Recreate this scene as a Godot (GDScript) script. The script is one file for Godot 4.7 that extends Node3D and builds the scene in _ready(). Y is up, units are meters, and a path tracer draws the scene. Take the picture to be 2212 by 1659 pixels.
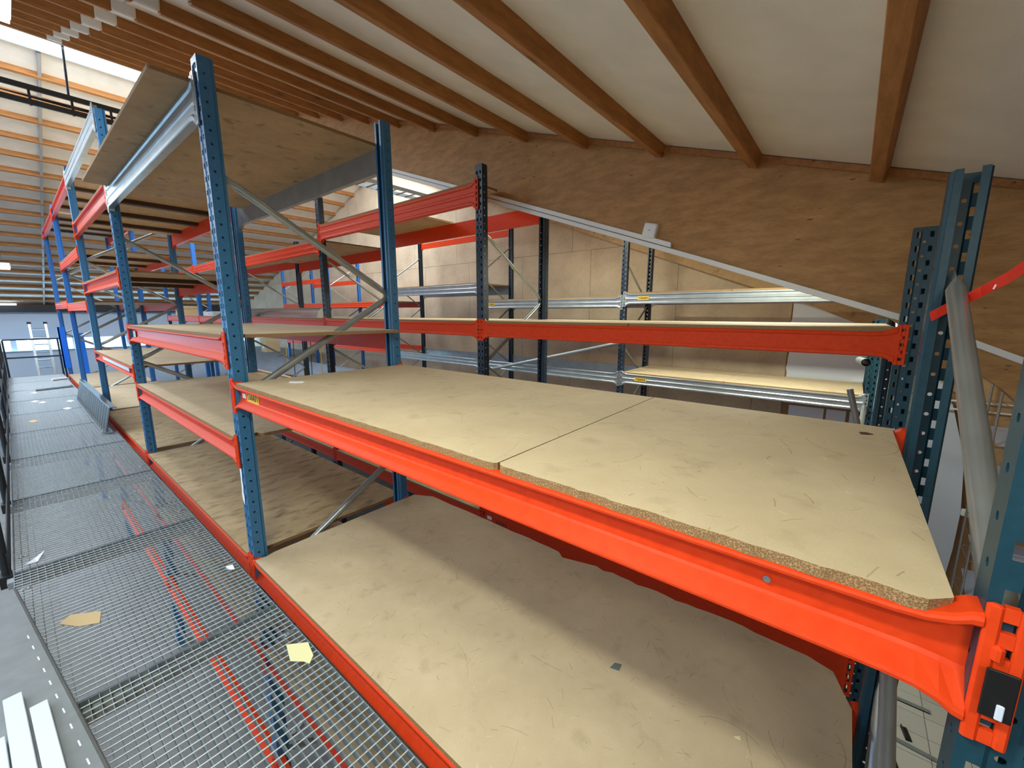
extends Node3D
# A mezzanine walkway beside pallet racks under a sloped timber roof. Heights in the data are measured from the eye, which is EYE above the walkway.
const EYE := 1.45
const GROUND := -3.75
const PITCH := 0.0644
const ROOF_A := 0.78
const ROOF_S := 0.3225
const FRAME_Z := [0.21, -2.645, -5.575, -8.505, -11.435, -14.365]
const HALF := 0.042
var taken := {}
var cache := {}
var M := {}
var rng := RandomNumberGenerator.new()

class Geo:
	var v := PackedVector3Array()
	var n := PackedVector3Array()
	func tri(a: Vector3, b: Vector3, c: Vector3):
		var m := (b - a).cross(c - a).normalized()
		v.append(a); v.append(c); v.append(b)
		n.append(m); n.append(m); n.append(m)
	func tri_n(a: Vector3, b: Vector3, c: Vector3, na: Vector3, nb: Vector3, nc: Vector3):
		v.append(a); v.append(c); v.append(b)
		n.append(na); n.append(nc); n.append(nb)
	func quad(a: Vector3, b: Vector3, c: Vector3, d: Vector3):
		tri(a, b, c); tri(a, c, d)
	func box(lo: Vector3, hi: Vector3, t := Transform3D.IDENTITY):
		var p := []
		for i in 8:
			p.append(t * Vector3(hi.x if i & 1 else lo.x, hi.y if i & 2 else lo.y, hi.z if i & 4 else lo.z))
		quad(p[0], p[4], p[6], p[2]); quad(p[1], p[3], p[7], p[5])
		quad(p[0], p[1], p[5], p[4]); quad(p[2], p[6], p[7], p[3])
		quad(p[0], p[2], p[3], p[1]); quad(p[4], p[5], p[7], p[6])
	func bevel_box(lo: Vector3, hi: Vector3, b: float, t := Transform3D.IDENTITY):
		# a box whose upright edges and top rim are chamfered
		var pts := PackedVector2Array([Vector2(lo.x + b, lo.z), Vector2(hi.x - b, lo.z), Vector2(hi.x, lo.z + b), Vector2(hi.x, hi.z - b), Vector2(hi.x - b, hi.z), Vector2(lo.x + b, hi.z), Vector2(lo.x, hi.z - b), Vector2(lo.x, lo.z + b)])
		var c := Vector2((lo.x + hi.x) / 2, (lo.z + hi.z) / 2)
		var inner := PackedVector2Array()
		for p in pts:
			inner.append(p + Vector2(clamp(c.x - p.x, -b, b), clamp(c.y - p.y, -b, b)))
		for i in 8:
			var j := (i + 1) % 8
			quad(t * Vector3(pts[j].x, lo.y, pts[j].y), t * Vector3(pts[i].x, lo.y, pts[i].y), t * Vector3(pts[i].x, hi.y - b, pts[i].y), t * Vector3(pts[j].x, hi.y - b, pts[j].y))
			quad(t * Vector3(pts[j].x, hi.y - b, pts[j].y), t * Vector3(pts[i].x, hi.y - b, pts[i].y), t * Vector3(inner[i].x, hi.y, inner[i].y), t * Vector3(inner[j].x, hi.y, inner[j].y))
			tri(t * Vector3(c.x, hi.y, c.y), t * Vector3(inner[j].x, hi.y, inner[j].y), t * Vector3(inner[i].x, hi.y, inner[i].y))
			tri(t * Vector3(c.x, lo.y, c.y), t * Vector3(pts[i].x, lo.y, pts[i].y), t * Vector3(pts[j].x, lo.y, pts[j].y))
	func cap(loop: PackedVector3Array, flat: PackedVector2Array, flip: bool):
		var ix := Geometry2D.triangulate_polygon(flat)
		for k in range(0, ix.size(), 3):
			var a := loop[ix[k]]; var b := loop[ix[k + 1]]; var c := loop[ix[k + 2]]
			var area := (flat[ix[k + 1]] - flat[ix[k]]).cross(flat[ix[k + 2]] - flat[ix[k]])
			if (area > 0.0) != flip: tri(a, b, c)
			else: tri(a, c, b)
	# a closed outline (counter-clockwise seen from the far end of `to`) swept through sections of points
	func loft(sections: Array, flat: PackedVector2Array, caps := true):
		for s in sections.size() - 1:
			var a: PackedVector3Array = sections[s]; var b: PackedVector3Array = sections[s + 1]
			for i in a.size():
				var j := (i + 1) % a.size()
				quad(a[i], a[j], b[j], b[i])
		if caps:
			cap(sections[0], flat, true); cap(sections[-1], flat, false)
	func prism(flat: PackedVector2Array, place: Callable, d0: float, d1: float):
		var a := PackedVector3Array(); var b := PackedVector3Array()
		for p in flat:
			a.append(place.call(p, d0)); b.append(place.call(p, d1))
		loft([a, b], flat)
	func tube(a: Vector3, b: Vector3, r: float, k := 10, ends := true, r2 := -1.0):
		if r2 < 0.0: r2 = r
		var d := (b - a).normalized()
		var u := d.cross(Vector3.UP if absf(d.y) < 0.9 else Vector3.RIGHT).normalized()
		var w := d.cross(u)
		for i in k:
			var t0 := TAU * i / k; var t1 := TAU * (i + 1) / k
			var n0 := u * cos(t0) + w * sin(t0); var n1 := u * cos(t1) + w * sin(t1)
			var p0 := a + n0 * r; var p1 := a + n1 * r; var q0 := b + n0 * r2; var q1 := b + n1 * r2
			tri_n(p0, p1, q1, n0, n1, n1); tri_n(p0, q1, q0, n0, n1, n0)
			if ends:
				tri(a, p1, p0); tri(b, q0, q1)
	func path(pts: Array, r: float, k := 8):
		for i in pts.size() - 1: tube(pts[i], pts[i + 1], r, k, true)
	# brace tube: round, flattened to a tab at both ends; the tab lies in the plane across `side`
	func brace(a: Vector3, b: Vector3, r: float, side: Vector3):
		var d := (b - a).normalized(); var inpl := d.cross(side).normalized(); var L := a.distance_to(b); var k := 12
		var st := [[0.0, 0.85, 0.14], [0.035, 0.9, 0.16], [0.09, 1.0, 1.0], [L - 0.09, 1.0, 1.0], [L - 0.035, 0.9, 0.16], [L, 0.85, 0.14]]
		for s in st.size() - 1:
			for i in k:
				var q := []
				var nn := []
				for e in [[s, i], [s, i + 1], [s + 1, i + 1], [s + 1, i]]:
					var x = st[e[0]]; var t: float = TAU * e[1] / k
					q.append(a + d * x[0] + inpl * (cos(t) * r * x[1]) + side * (sin(t) * r * x[2]))
					nn.append((inpl * cos(t) * x[2] + side * sin(t) * x[1]).normalized())
				tri_n(q[0], q[2], q[1], nn[0], nn[2], nn[1]); tri_n(q[0], q[3], q[2], nn[0], nn[3], nn[2])
	func mesh(into: ArrayMesh = null) -> ArrayMesh:
		var m := ArrayMesh.new() if into == null else into
		var arr := []
		arr.resize(Mesh.ARRAY_MAX)
		arr[Mesh.ARRAY_VERTEX] = v; arr[Mesh.ARRAY_NORMAL] = n
		m.add_surface_from_arrays(Mesh.PRIMITIVE_TRIANGLES, arr)
		return m
	# ---- sheet steel with holes: u, v on a plane, t thick ----
	var O: Vector3; var U: Vector3; var V: Vector3; var N: Vector3; var T := 0.0025
	func at(a: float, b: float, deep: float) -> Vector3: return O + U * a + V * b - N * deep
	func sheet(u0: float, u1: float, v0: float, v1: float, d0 := 0.0, d1 := 0.0):
		quad(at(u0, v0, d0), at(u1, v0, d1), at(u1, v1, d1), at(u0, v1, d0))
		quad(at(u0, v1, d0 + T), at(u1, v1, d1 + T), at(u1, v0, d1 + T), at(u0, v0, d0 + T))
	func slot(u0: float, u1: float, v0: float, v1: float):
		quad(at(u0, v0, 0), at(u0, v1, 0), at(u0, v1, T), at(u0, v0, T)); quad(at(u1, v1, 0), at(u1, v0, 0), at(u1, v0, T), at(u1, v1, T))
		quad(at(u1, v0, 0), at(u0, v0, 0), at(u0, v0, T), at(u1, v0, T)); quad(at(u0, v1, 0), at(u1, v1, 0), at(u1, v1, T), at(u0, v1, T))
	func round_hole(uc: float, vc: float, r: float, u0: float, u1: float, v0: float, v1: float, d := 0.0):
		var ring := []; var rim := []
		for i in 8:
			var a := TAU * (i + 0.5) / 8
			ring.append(Vector2(uc + cos(a) * r, vc + sin(a) * r))
		var cs := [Vector2(u1, v1), Vector2(u0, v1), Vector2(u0, v0), Vector2(u1, v0)]
		for q in 4:   # corner q faces ring points 2q and 2q+1
			var c: Vector2 = cs[q]; var c2: Vector2 = cs[(q + 1) % 4]
			var r0: Vector2 = ring[2 * q]; var r1: Vector2 = ring[2 * q + 1]; var r2: Vector2 = ring[(2 * q + 2) % 8]
			for tr in [[c, r1, r0], [c, c2, r2], [c, r2, r1]]:
				var p: Vector2 = tr[0]; var s: Vector2 = tr[1]; var w: Vector2 = tr[2]
				if (s - p).cross(w - p) < 0.0:
					var z := s; s = w; w = z
				tri(at(p.x, p.y, d), at(s.x, s.y, d), at(w.x, w.y, d)); tri(at(p.x, p.y, d + T), at(w.x, w.y, d + T), at(s.x, s.y, d + T))
		for i in 8:
			var a: Vector2 = ring[i]; var b: Vector2 = ring[(i + 1) % 8]
			quad(at(b.x, b.y, d), at(a.x, a.y, d), at(a.x, a.y, d + T), at(b.x, b.y, d + T))

# ---------------------------------------------------------------- naming and placing
func numbered(called: String) -> String:
	taken[called] = taken.get(called, -1) + 1
	return called if taken[called] == 0 else "%s_%03d" % [called, taken[called]]
func tag(o: Node, label: String, category: String, group := ""):
	o.set_meta("label", label); o.set_meta("category", category)
	if group != "": o.set_meta("group", group)
func thing(called: String, label: String, category: String, where := Vector3.ZERO, turn := 0.0, group := "") -> Node3D:
	var o := Node3D.new()
	o.name = numbered(called); add_child(o)
	o.position = where + Vector3(0, EYE, 0); o.rotation.y = turn
	tag(o, label, category, group)
	return o
func structure(called: String) -> Node3D:
	var o := Node3D.new()
	o.name = numbered(called); add_child(o); o.position = Vector3(0, EYE, 0); o.set_meta("kind", "structure")
	return o
func part(parent: Node, called: String, mesh: Mesh, mats, where := Transform3D.IDENTITY, label := "") -> MeshInstance3D:
	var o := MeshInstance3D.new()
	o.name = called; o.mesh = mesh; o.transform = where
	if mats is Array:
		for i in mats.size(): o.set_surface_override_material(i, mats[i])
	else: o.material_override = mats
	parent.add_child(o, true)
	if label != "": o.set_meta("label", label)
	return o
func single(called: String, label: String, category: String, mesh: Mesh, mats, where: Vector3, turn := 0.0, group := "") -> MeshInstance3D:
	var o := part(self, numbered(called), mesh, mats)
	o.position = where + Vector3(0, EYE, 0); o.rotation.y = turn
	tag(o, label, category, group)
	return o
func roof_y(z: float) -> float: return ROOF_A - ROOF_S * z

# ---------------------------------------------------------------- materials
func noise(kind: int, freq: float, octaves: int, sd: int) -> FastNoiseLite:
	var f := FastNoiseLite.new()
	f.noise_type = kind as FastNoiseLite.NoiseType; f.frequency = freq; f.fractal_octaves = octaves; f.seed = sd
	return f
func field(size: int, freq: float, octaves: int, sd: int, kind := FastNoiseLite.TYPE_SIMPLEX_SMOOTH) -> PackedByteArray:
	var im := noise(kind, freq, octaves, sd).get_seamless_image(size, size, false, false, 0.1, true)
	im.convert(Image.FORMAT_L8)
	return im.get_data()
func to_texture(size: int, data: PackedByteArray) -> ImageTexture:
	var im := Image.create_from_data(size, size, false, Image.FORMAT_RGB8, data)
	im.generate_mipmaps()
	return ImageTexture.create_from_image(im)
# colour = base moved along `spread` by weighted noise fields (each 0..255)
func blend_fields(size: int, base: Color, layers: Array) -> PackedByteArray:
	var out := PackedByteArray()
	out.resize(size * size * 3)
	for i in size * size:
		var r := base.r; var g := base.g; var b := base.b
		for l in layers:
			var d: PackedByteArray = l[0]
			var k: float = d[i] / 255.0 - 0.5
			if l.size() > 2:
				k = maxf(0.0, d[i] / 255.0 - l[2]) / (1.0 - l[2])
			var c: Color = l[1]
			r += c.r * k; g += c.g * k; b += c.b * k
		out[i * 3] = int(clampf(r, 0, 1) * 255); out[i * 3 + 1] = int(clampf(g, 0, 1) * 255); out[i * 3 + 2] = int(clampf(b, 0, 1) * 255)
	return out
func scratch(size: int, data: PackedByteArray, count: int, longest: float, dark: Color, sd: int, way := -1.0, spread := 0.6):
	var r := RandomNumberGenerator.new()
	r.seed = sd
	for s in count:
		var x := r.randf() * size; var y := r.randf() * size
		var a := r.randf() * TAU if way < 0.0 else way + r.randf_range(-spread, spread)
		var steps := int(r.randf_range(0.15, 1.0) * longest); var bend := r.randf_range(-0.012, 0.012); var k := r.randf_range(0.25, 0.9)
		for t in steps:
			a += bend
			x += cos(a); y += sin(a)
			var i := (posmod(int(y), size) * size + posmod(int(x), size)) * 3
			data[i] = int(lerpf(data[i], dark.r * 255, k)); data[i + 1] = int(lerpf(data[i + 1], dark.g * 255, k)); data[i + 2] = int(lerpf(data[i + 2], dark.b * 255, k))
func plain(c: Color, rough := 0.6, metal := 0.0, spec := 0.5) -> StandardMaterial3D:
	var m := StandardMaterial3D.new()
	m.albedo_color = c; m.roughness = rough; m.metallic = metal; m.metallic_specular = spec
	return m
func textured(tex: Texture2D, metres: float, rough := 0.7, metal := 0.0, in_world := true, stretch := Vector3.ONE) -> StandardMaterial3D:
	var m := plain(Color.WHITE, rough, metal)
	m.albedo_texture = tex
	m.uv1_triplanar = true; m.uv1_world_triplanar = in_world
	m.uv1_scale = stretch / metres; m.uv1_triplanar_sharpness = 8.0
	return m
func grey(size: int, lo: float, hi: float, f: PackedByteArray) -> ImageTexture:
	var out := PackedByteArray()
	out.resize(size * size * 3)
	for i in size * size:
		var k := int(lerpf(lo, hi, f[i] / 255.0) * 255)
		out[i * 3] = k; out[i * 3 + 1] = k; out[i * 3 + 2] = k
	return to_texture(size, out)
func make_materials():
	var S := 1024
	var big := field(S, 0.004, 4, 11); var mid := field(S, 0.02, 4, 12); var fine := field(S, 0.22, 2, 13); var blotch := field(S, 0.009, 5, 14)
	# smooth-faced chipboard: tan, fine specks, grey rub marks and scratches
	var d := blend_fields(S, Color(0.795, 0.72, 0.60), [[big, Color(0.05, 0.05, 0.05)], [mid, Color(0.025, 0.025, 0.025)], [fine, Color(0.035, 0.035, 0.03)], [blotch, Color(-0.07, -0.07, -0.06), 0.7]])
	scratch(S, d, 260, 34, Color(0.55, 0.46, 0.32), 21); scratch(S, d, 130, 16, Color(0.94, 0.87, 0.74), 22); scratch(S, d, 26, 160, Color(0.56, 0.47, 0.33), 23)
	scratch(S, d, 90, 5, Color(0.3, 0.24, 0.16), 24)
	M.board = textured(to_texture(S, d), 1.55, 0.7)
	M.board.metallic_specular = 0.3
	# walked-on chipboard: brown smears along one way
	var smear := field(S, 0.011, 5, 31)
	d = blend_fields(S, Color(0.70, 0.61, 0.47), [[big, Color(0.1, 0.09, 0.08)], [fine, Color(0.05, 0.05, 0.04)], [blotch, Color(-0.2, -0.19, -0.16), 0.62], [smear, Color(-0.2, -0.18, -0.15), 0.66]])
	scratch(S, d, 420, 70, Color(0.33, 0.26, 0.18), 32, 0.0, 0.12); scratch(S, d, 120, 60, Color(0.8, 0.74, 0.62), 33, 0.0, 0.15)
	M.dirty_board = textured(to_texture(S, d), 1.55, 0.72, 0.0, true, Vector3(0.6, 1, 1.6))
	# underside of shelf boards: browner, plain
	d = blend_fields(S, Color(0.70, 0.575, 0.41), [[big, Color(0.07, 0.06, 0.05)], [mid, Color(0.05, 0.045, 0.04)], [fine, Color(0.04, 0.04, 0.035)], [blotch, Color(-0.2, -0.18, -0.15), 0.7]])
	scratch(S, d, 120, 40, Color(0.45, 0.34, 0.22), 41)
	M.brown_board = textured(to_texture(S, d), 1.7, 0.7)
	# chip edge: coarse flakes
	var h := 512
	var flake := field(h, 0.09, 2, 51, FastNoiseLite.TYPE_CELLULAR); var flake2 := field(h, 0.16, 3, 52)
	d = blend_fields(h, Color(0.58, 0.455, 0.31), [[flake, Color(0.4, 0.36, 0.28)], [flake2, Color(0.34, 0.3, 0.22)]])
	scratch(h, d, 2600, 12, Color(0.40, 0.28, 0.15), 53, 0.0, 0.5); scratch(h, d, 1600, 10, Color(0.92, 0.80, 0.58), 54, 0.0, 0.5)
	M.chip = textured(to_texture(h, d), 0.16, 0.85)
	M.chip.heightmap_enabled = false
	# laminated timber and plywood: orange-brown with long grain, knots and dark nicks
	var grain := field(S, 0.012, 5, 61); var g2 := field(S, 0.05, 3, 62)
	d = blend_fields(S, Color(0.67, 0.49, 0.28), [[grain, Color(0.13, 0.11, 0.09)], [g2, Color(0.06, 0.055, 0.045)], [big, Color(0.06, 0.05, 0.04)]])
	scratch(S, d, 46, 14, Color(0.25, 0.15, 0.07), 63); scratch(S, d, 30, 5, Color(0.85, 0.74, 0.56), 64)
	knots(S, d, 26, 65)
	M.timber = textured(to_texture(S, d), 1.9, 0.6, 0.0, true, Vector3(1, 2.4, 0.7))
	d = blend_fields(h, Color(0.64, 0.425, 0.22), [[field(h, 0.02, 4, 71), Color(0.14, 0.11, 0.08)], [field(h, 0.09, 2, 72), Color(0.06, 0.05, 0.04)]])
	knots(h, d, 9, 73)
	M.purlin = textured(to_texture(h, d), 1.1, 0.65, 0.0, true, Vector3(0.35, 2.0, 2.0))
	M.dark_timber = plain(Color(0.30, 0.225, 0.165), 0.75)
	d = blend_fields(h, Color(0.925, 0.905, 0.86), [[field(h, 0.008, 4, 81), Color(0.05, 0.05, 0.05)], [field(h, 0.3, 1, 82), Color(0.02, 0.02, 0.02)]])
	M.insulation = textured(to_texture(h, d), 1.4, 0.45)
	M.white_foam = plain(Color(0.92, 0.92, 0.92), 0.7)
	# hardboard wall
	d = blend_fields(h, Color(0.74, 0.655, 0.55), [[field(h, 0.006, 4, 91), Color(0.09, 0.09, 0.08)], [field(h, 0.05, 4, 92), Color(0.04, 0.04, 0.04)]])
	scratch(h, d, 40, 5, Color(0.4, 0.33, 0.25), 93)
	M.wall = textured(to_texture(h, d), 2.2, 0.75)
	M.white_board = plain(Color(0.88, 0.9, 0.93), 0.5)
	M.brown_wall = textured(to_texture(h, blend_fields(h, Color(0.60, 0.455, 0.32), [[field(h, 0.006, 4, 94), Color(0.08, 0.07, 0.06)], [field(h, 0.06, 3, 95), Color(0.04, 0.04, 0.04)]])), 1.8, 0.7)
	# painted and galvanised steel
	var scuff := field(h, 0.03, 5, 101)
	M.blue = textured(to_texture(h, blend_fields(h, Color(0.20, 0.425, 0.60), [[scuff, Color(0.04, 0.05, 0.06)]])), 0.5, 0.42, 0.0, false)
	M.teal = textured(to_texture(h, blend_fields(h, Color(0.065, 0.23, 0.29), [[scuff, Color(0.03, 0.04, 0.05)]])), 0.5, 0.4, 0.0, false)
	M.bright_blue = plain(Color(0.13, 0.36, 0.62), 0.4)
	M.navy = plain(Color(0.11, 0.185, 0.26), 0.42)
	d = blend_fields(h, Color(0.85, 0.255, 0.095), [[scuff, Color(0.05, 0.04, 0.03)], [field(h, 0.012, 4, 102), Color(-0.07, -0.02, -0.01), 0.8]])
	M.orange = textured(to_texture(h, d), 0.6, 0.42, 0.0, false)
	M.orange.metallic_specular = 0.28
	var spangle := field(h, 0.045, 3, 111, FastNoiseLite.TYPE_CELLULAR); var cloud := field(h, 0.012, 5, 112)
	d = blend_fields(h, Color(0.66, 0.69, 0.70), [[spangle, Color(0.02, 0.02, 0.02)], [cloud, Color(0.07, 0.07, 0.07)]])
	M.galv = textured(to_texture(h, d), 1.3, 0.33, 0.75, false)
	M.galv_dull = textured(M.galv.albedo_texture, 0.8, 0.5, 0.3, false)
	M.galv_dull.albedo_color = Color(0.72, 0.72, 0.72)
	M.galv_bright = plain(Color(0.74, 0.76, 0.77), 0.24, 0.9)
	d = blend_fields(h, Color(0.47, 0.51, 0.54), [[spangle, Color(0.06, 0.06, 0.06)], [cloud, Color(0.16, 0.16, 0.15)]])
	M.grating = textured(to_texture(h, d), 0.7, 0.55, 0.25)
	M.rod = plain(Color(0.78, 0.82, 0.84), 0.45, 0.2)
	M.bearer = textured(to_texture(h, blend_fields(h, Color(0.60, 0.64, 0.67), [[cloud, Color(0.16, 0.16, 0.16)]])), 0.5, 0.5, 0.2)
	M.dark_steel = plain(Color(0.19, 0.20, 0.21), 0.5, 0.4)
	M.black = plain(Color(0.03, 0.03, 0.03), 0.5)
	M.white = plain(Color(0.9, 0.9, 0.89), 0.4)
	M.white_steel = plain(Color(0.80, 0.84, 0.90), 0.35)
	M.yellow = plain(Color(0.93, 0.76, 0.16), 0.5)
	M.lime = plain(Color(0.78, 0.86, 0.35), 0.5)
	M.grey_tag = plain(Color(0.62, 0.6, 0.58), 0.4)
	M.cardboard = plain(Color(0.80, 0.70, 0.53), 0.85)
	M.pale_card = plain(Color(0.92, 0.90, 0.70), 0.8)
	M.paper = plain(Color(0.93, 0.94, 0.97), 0.8)
	M.slate = plain(Color(0.40, 0.46, 0.47), 0.7)
	M.tape = plain(Color(0.86, 0.20, 0.13), 0.35)
	M.tape_white = plain(Color(0.93, 0.90, 0.88), 0.4)
	M.blue_plastic = plain(Color(0.06, 0.42, 0.85), 0.4)
	var clear := plain(Color(0.72, 0.80, 0.95, 0.35), 0.12)
	clear.transparency = BaseMaterial3D.TRANSPARENCY_ALPHA
	M.clear = clear
	# floors
	d = blend_fields(h, Color(0.47, 0.47, 0.465), [[field(h, 0.01, 5, 121), Color(0.08, 0.08, 0.08)], [field(h, 0.15, 2, 122), Color(0.04, 0.04, 0.04)]])
	M.concrete = textured(to_texture(h, d), 2.0, 0.7)
	M.tiles = []
	for k in 3:
		M.tiles.append(plain(Color(0.63 + 0.02 * k, 0.63 + 0.02 * k, 0.615 + 0.018 * k), 0.35))
	M.grout = plain(Color(0.28, 0.28, 0.27), 0.8)
	d = blend_fields(h, Color(0.45, 0.50, 0.555), [[field(h, 0.012, 5, 131), Color(0.12, 0.12, 0.12)], [field(h, 0.2, 2, 132), Color(0.05, 0.05, 0.05)]])
	M.deck = textured(to_texture(h, d), 1.8, 0.6)
	M.far_wall = plain(Color(0.80, 0.85, 0.92), 0.6)
func knots(size: int, data: PackedByteArray, count: int, sd: int):
	var r := RandomNumberGenerator.new()
	r.seed = sd
	for k in count:
		var cx := r.randi_range(0, size - 1); var cy := r.randi_range(0, size - 1); var rad := r.randf_range(1.5, 4.0)
		for y in range(-8, 9):
			for x in range(-8, 9):
				var q := sqrt(x * x * 0.5 + y * y) / rad
				if q < 1.6:
					var f := clampf(1.6 - q, 0, 1) * 0.55
					var i := (posmod(cy + y, size) * size + posmod(cx + x, size)) * 3
					data[i] = int(data[i] * (1 - f)); data[i + 1] = int(data[i + 1] * (1 - f)); data[i + 2] = int(data[i + 2] * (1 - f))
func glow(c: Color, strength: float) -> StandardMaterial3D:
	var m := plain(c, 0.5)
	m.emission_enabled = true; m.emission = c; m.emission_energy_multiplier = strength
	return m
# ---------------------------------------------------------------- rack parts
# upright post: web (slotted) on the plane x = 0 facing -x, open side towards +x; holes from y = from_y up
func post_mesh(height: float, from_y: float, holes := true) -> ArrayMesh:
	var key := "post %.3f %.3f %s" % [height, from_y, holes]
	if cache.has(key): return cache[key]
	var g := Geo.new()
	var w := HALF; var sd := 0.055
	var faces := [[Vector3(0, 0, 0), Vector3(0, 0, 1), Vector3(-1, 0, 0)], [Vector3(0, 0, w), Vector3(1, 0, 0), Vector3(0, 0, 1)], [Vector3(0, 0, -w), Vector3(-1, 0, 0), Vector3(0, 0, -1)]]
	var spans := [[-w, w], [0.0, sd], [-sd, 0.0]]
	g.V = Vector3.UP
	var cells := int((height - from_y) / PITCH) if holes else 0
	var top := from_y + cells * PITCH
	for f in 3:
		g.O = faces[f][0]; g.U = faces[f][1]; g.N = faces[f][2]
		var a: float = spans[f][0]; var b: float = spans[f][1]
		if not holes:
			g.sheet(a, b, 0, height)
			continue
		g.sheet(a, b, 0, from_y)
		if top < height: g.sheet(a, b, top, height)
		for c in cells:
			var y0 := from_y + c * PITCH; var y1 := y0 + PITCH; var hy := y0 + PITCH * 0.25
			if f == 0:
				var s0 := y0 + PITCH * 0.55; var s1 := y0 + PITCH * 0.95
				for s in [-1.0, 1.0]:
					var o: float = minf(s * 0.042, s * 0.029); var p: float = maxf(s * 0.042, s * 0.029)
					g.sheet(o, p, y0, y1)
					var q: float = minf(s * 0.029, s * 0.0155); var r: float = maxf(s * 0.029, s * 0.0155)
					g.sheet(q, r, y0, s0); g.sheet(q, r, s1, y1); g.slot(q, r, s0, s1)
					if s < 0: g.sheet(-0.0155, -0.0105, y0, y1, 0.0, 0.004)
					else: g.sheet(0.0105, 0.0155, y0, y1, 0.004, 0.0)
				g.sheet(-0.0105, 0.0105, y0, hy - 0.0105, 0.004, 0.004); g.sheet(-0.0105, 0.0105, hy + 0.0105, y1, 0.004, 0.004)
				g.round_hole(0, hy, 0.006, -0.0105, 0.0105, hy - 0.0105, hy + 0.0105, 0.004)
			else:
				var uc := 0.027 if f == 1 else -0.027
				var c0 := uc - 0.012; var c1 := uc + 0.012
				g.sheet(a, c0, y0, y1); g.sheet(c1, b, y0, y1)
				g.sheet(c0, c1, y0, hy - 0.012); g.sheet(c0, c1, hy + 0.012, y1)
				g.round_hole(uc, hy, 0.0066, c0, c1, hy - 0.012, hy + 0.012)
	# step, rear flange and lip on both sides
	for s in [-1.0, 1.0]:
		var pts := [Vector2(sd, w), Vector2(sd + 0.007, w - 0.007), Vector2(0.074, w - 0.007), Vector2(0.074, 0.017)]
		for i in 3:
			var p: Vector2 = pts[i]; var q: Vector2 = pts[i + 1]
			var a := Vector3(p.x, 0, p.y * s); var b := Vector3(q.x, 0, q.y * s); var u := Vector3(0, height, 0)
			var nn := Vector3(-(q.y - p.y), 0, (q.x - p.x) * s).normalized() * 0.0025
			if i == 2: nn = Vector3(-0.0025, 0, 0)
			else: nn = -Vector3(absf(nn.x), 0, absf(nn.z) * s)
			g.quad(a, b, b + u, a + u); g.quad(a + nn, a + nn + u, b + nn + u, b + nn)
			g.quad(a + u, b + u, b + u + nn, a + u + nn)
	# rims at the top
	g.box(Vector3(0, height - 0.001, -w), Vector3(0.0025, height, w)); g.box(Vector3(0, height - 0.001, w - 0.0025), Vector3(sd, height, w)); g.box(Vector3(0, height - 0.001, -w), Vector3(sd, height, -w + 0.0025))
	cache[key] = g.mesh()
	return cache[key]
func frame(row: Dictionary, k: int, top_front: float, top_rear: float, mat: Material, fine := true, extra := ""):
	var zc: float = FRAME_Z[k]
	var label := "%s upright frame with zigzag tube braces, %s of the %s rack%s" % [row.paint, ["taped end frame", "second frame", "third frame", "fourth frame", "fifth frame", "last frame"][k], row.name, extra]
	var t := thing("rack_upright", label, "rack frame", Vector3(row.xf, GROUND, zc), 0.0, "upright frames of the %s rack" % row.name)
	var from_y := 0.002 - GROUND - 0.25 * PITCH - 34 * PITCH
	part(t, "post", post_mesh(top_front - GROUND, from_y, fine), mat)
	part(t, "post", post_mesh(top_rear - GROUND, from_y, fine), mat, Transform3D(Basis(Vector3.UP, PI), Vector3(row.xr - row.xf, 0, 0)))
	var depth: float = row.xr - row.xf
	for s in [0.0, depth - 0.11]:
		var g := Geo.new()
		g.box(Vector3(s - 0.01 if s > 0 else -0.02, 0, -0.07), Vector3(s + 0.13 if s > 0 else 0.11, 0.006, 0.07))
		part(t, "base_plate", g.mesh(), M.galv)
	# zigzag braces: nodes every 0.6 m, front and rear in turn
	var y := 0.72; var on_front := true
	var limit := minf(top_front, top_rear)
	if limit > 1.4:
		y += 0.6; on_front = false
	while y > limit:
		y -= 0.6; on_front = not on_front
	var xa := 0.06; var xb := depth - 0.06
	while y - 0.6 > GROUND + 0.1:
		var g := Geo.new()
		g.brace(Vector3(xa if on_front else xb, y - GROUND - 0.012, 0), Vector3(xb if on_front else xa, y - 0.6 - GROUND + 0.012, 0), row.tube, Vector3(0, 0, 1))
		part(t, "brace", g.mesh(), M.galv)
		y -= 0.6; on_front = not on_front
	return t
func profile(kind: String, h: float) -> PackedVector2Array:   # x: outwards, y: up
	if kind == "sigma":
		return PackedVector2Array([Vector2(-0.048, 0), Vector2(-0.006, 0), Vector2(-0.001, 0.003), Vector2(0, 0.008), Vector2(-0.002, 0.013), Vector2(-0.033, h * 0.32), Vector2(-0.037, h * 0.37), Vector2(-0.037, h - 0.022), Vector2(-0.032, h - 0.017), Vector2(-0.006, h - 0.014), Vector2(-0.001, h - 0.011), Vector2(0, h - 0.006), Vector2(-0.002, h - 0.002), Vector2(-0.007, h), Vector2(-0.048, h)])
	if kind == "ribbed":
		return PackedVector2Array([Vector2(-0.045, 0), Vector2(-0.004, 0), Vector2(0, 0.004), Vector2(0, 0.02), Vector2(-0.007, 0.03), Vector2(-0.007, h * 0.4), Vector2(-0.002, h * 0.45), Vector2(-0.002, h * 0.55), Vector2(-0.007, h * 0.6), Vector2(-0.007, h - 0.03), Vector2(0, h - 0.02), Vector2(0, h - 0.004), Vector2(-0.004, h), Vector2(-0.045, h)])
	return PackedVector2Array([Vector2(-0.045, 0), Vector2(-0.005, 0), Vector2(0, 0.005), Vector2(-0.001, 0.018), Vector2(-0.005, 0.024), Vector2(-0.005, h - 0.024), Vector2(-0.001, h - 0.018), Vector2(0, h - 0.005), Vector2(-0.005, h), Vector2(-0.045, h)])
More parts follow.
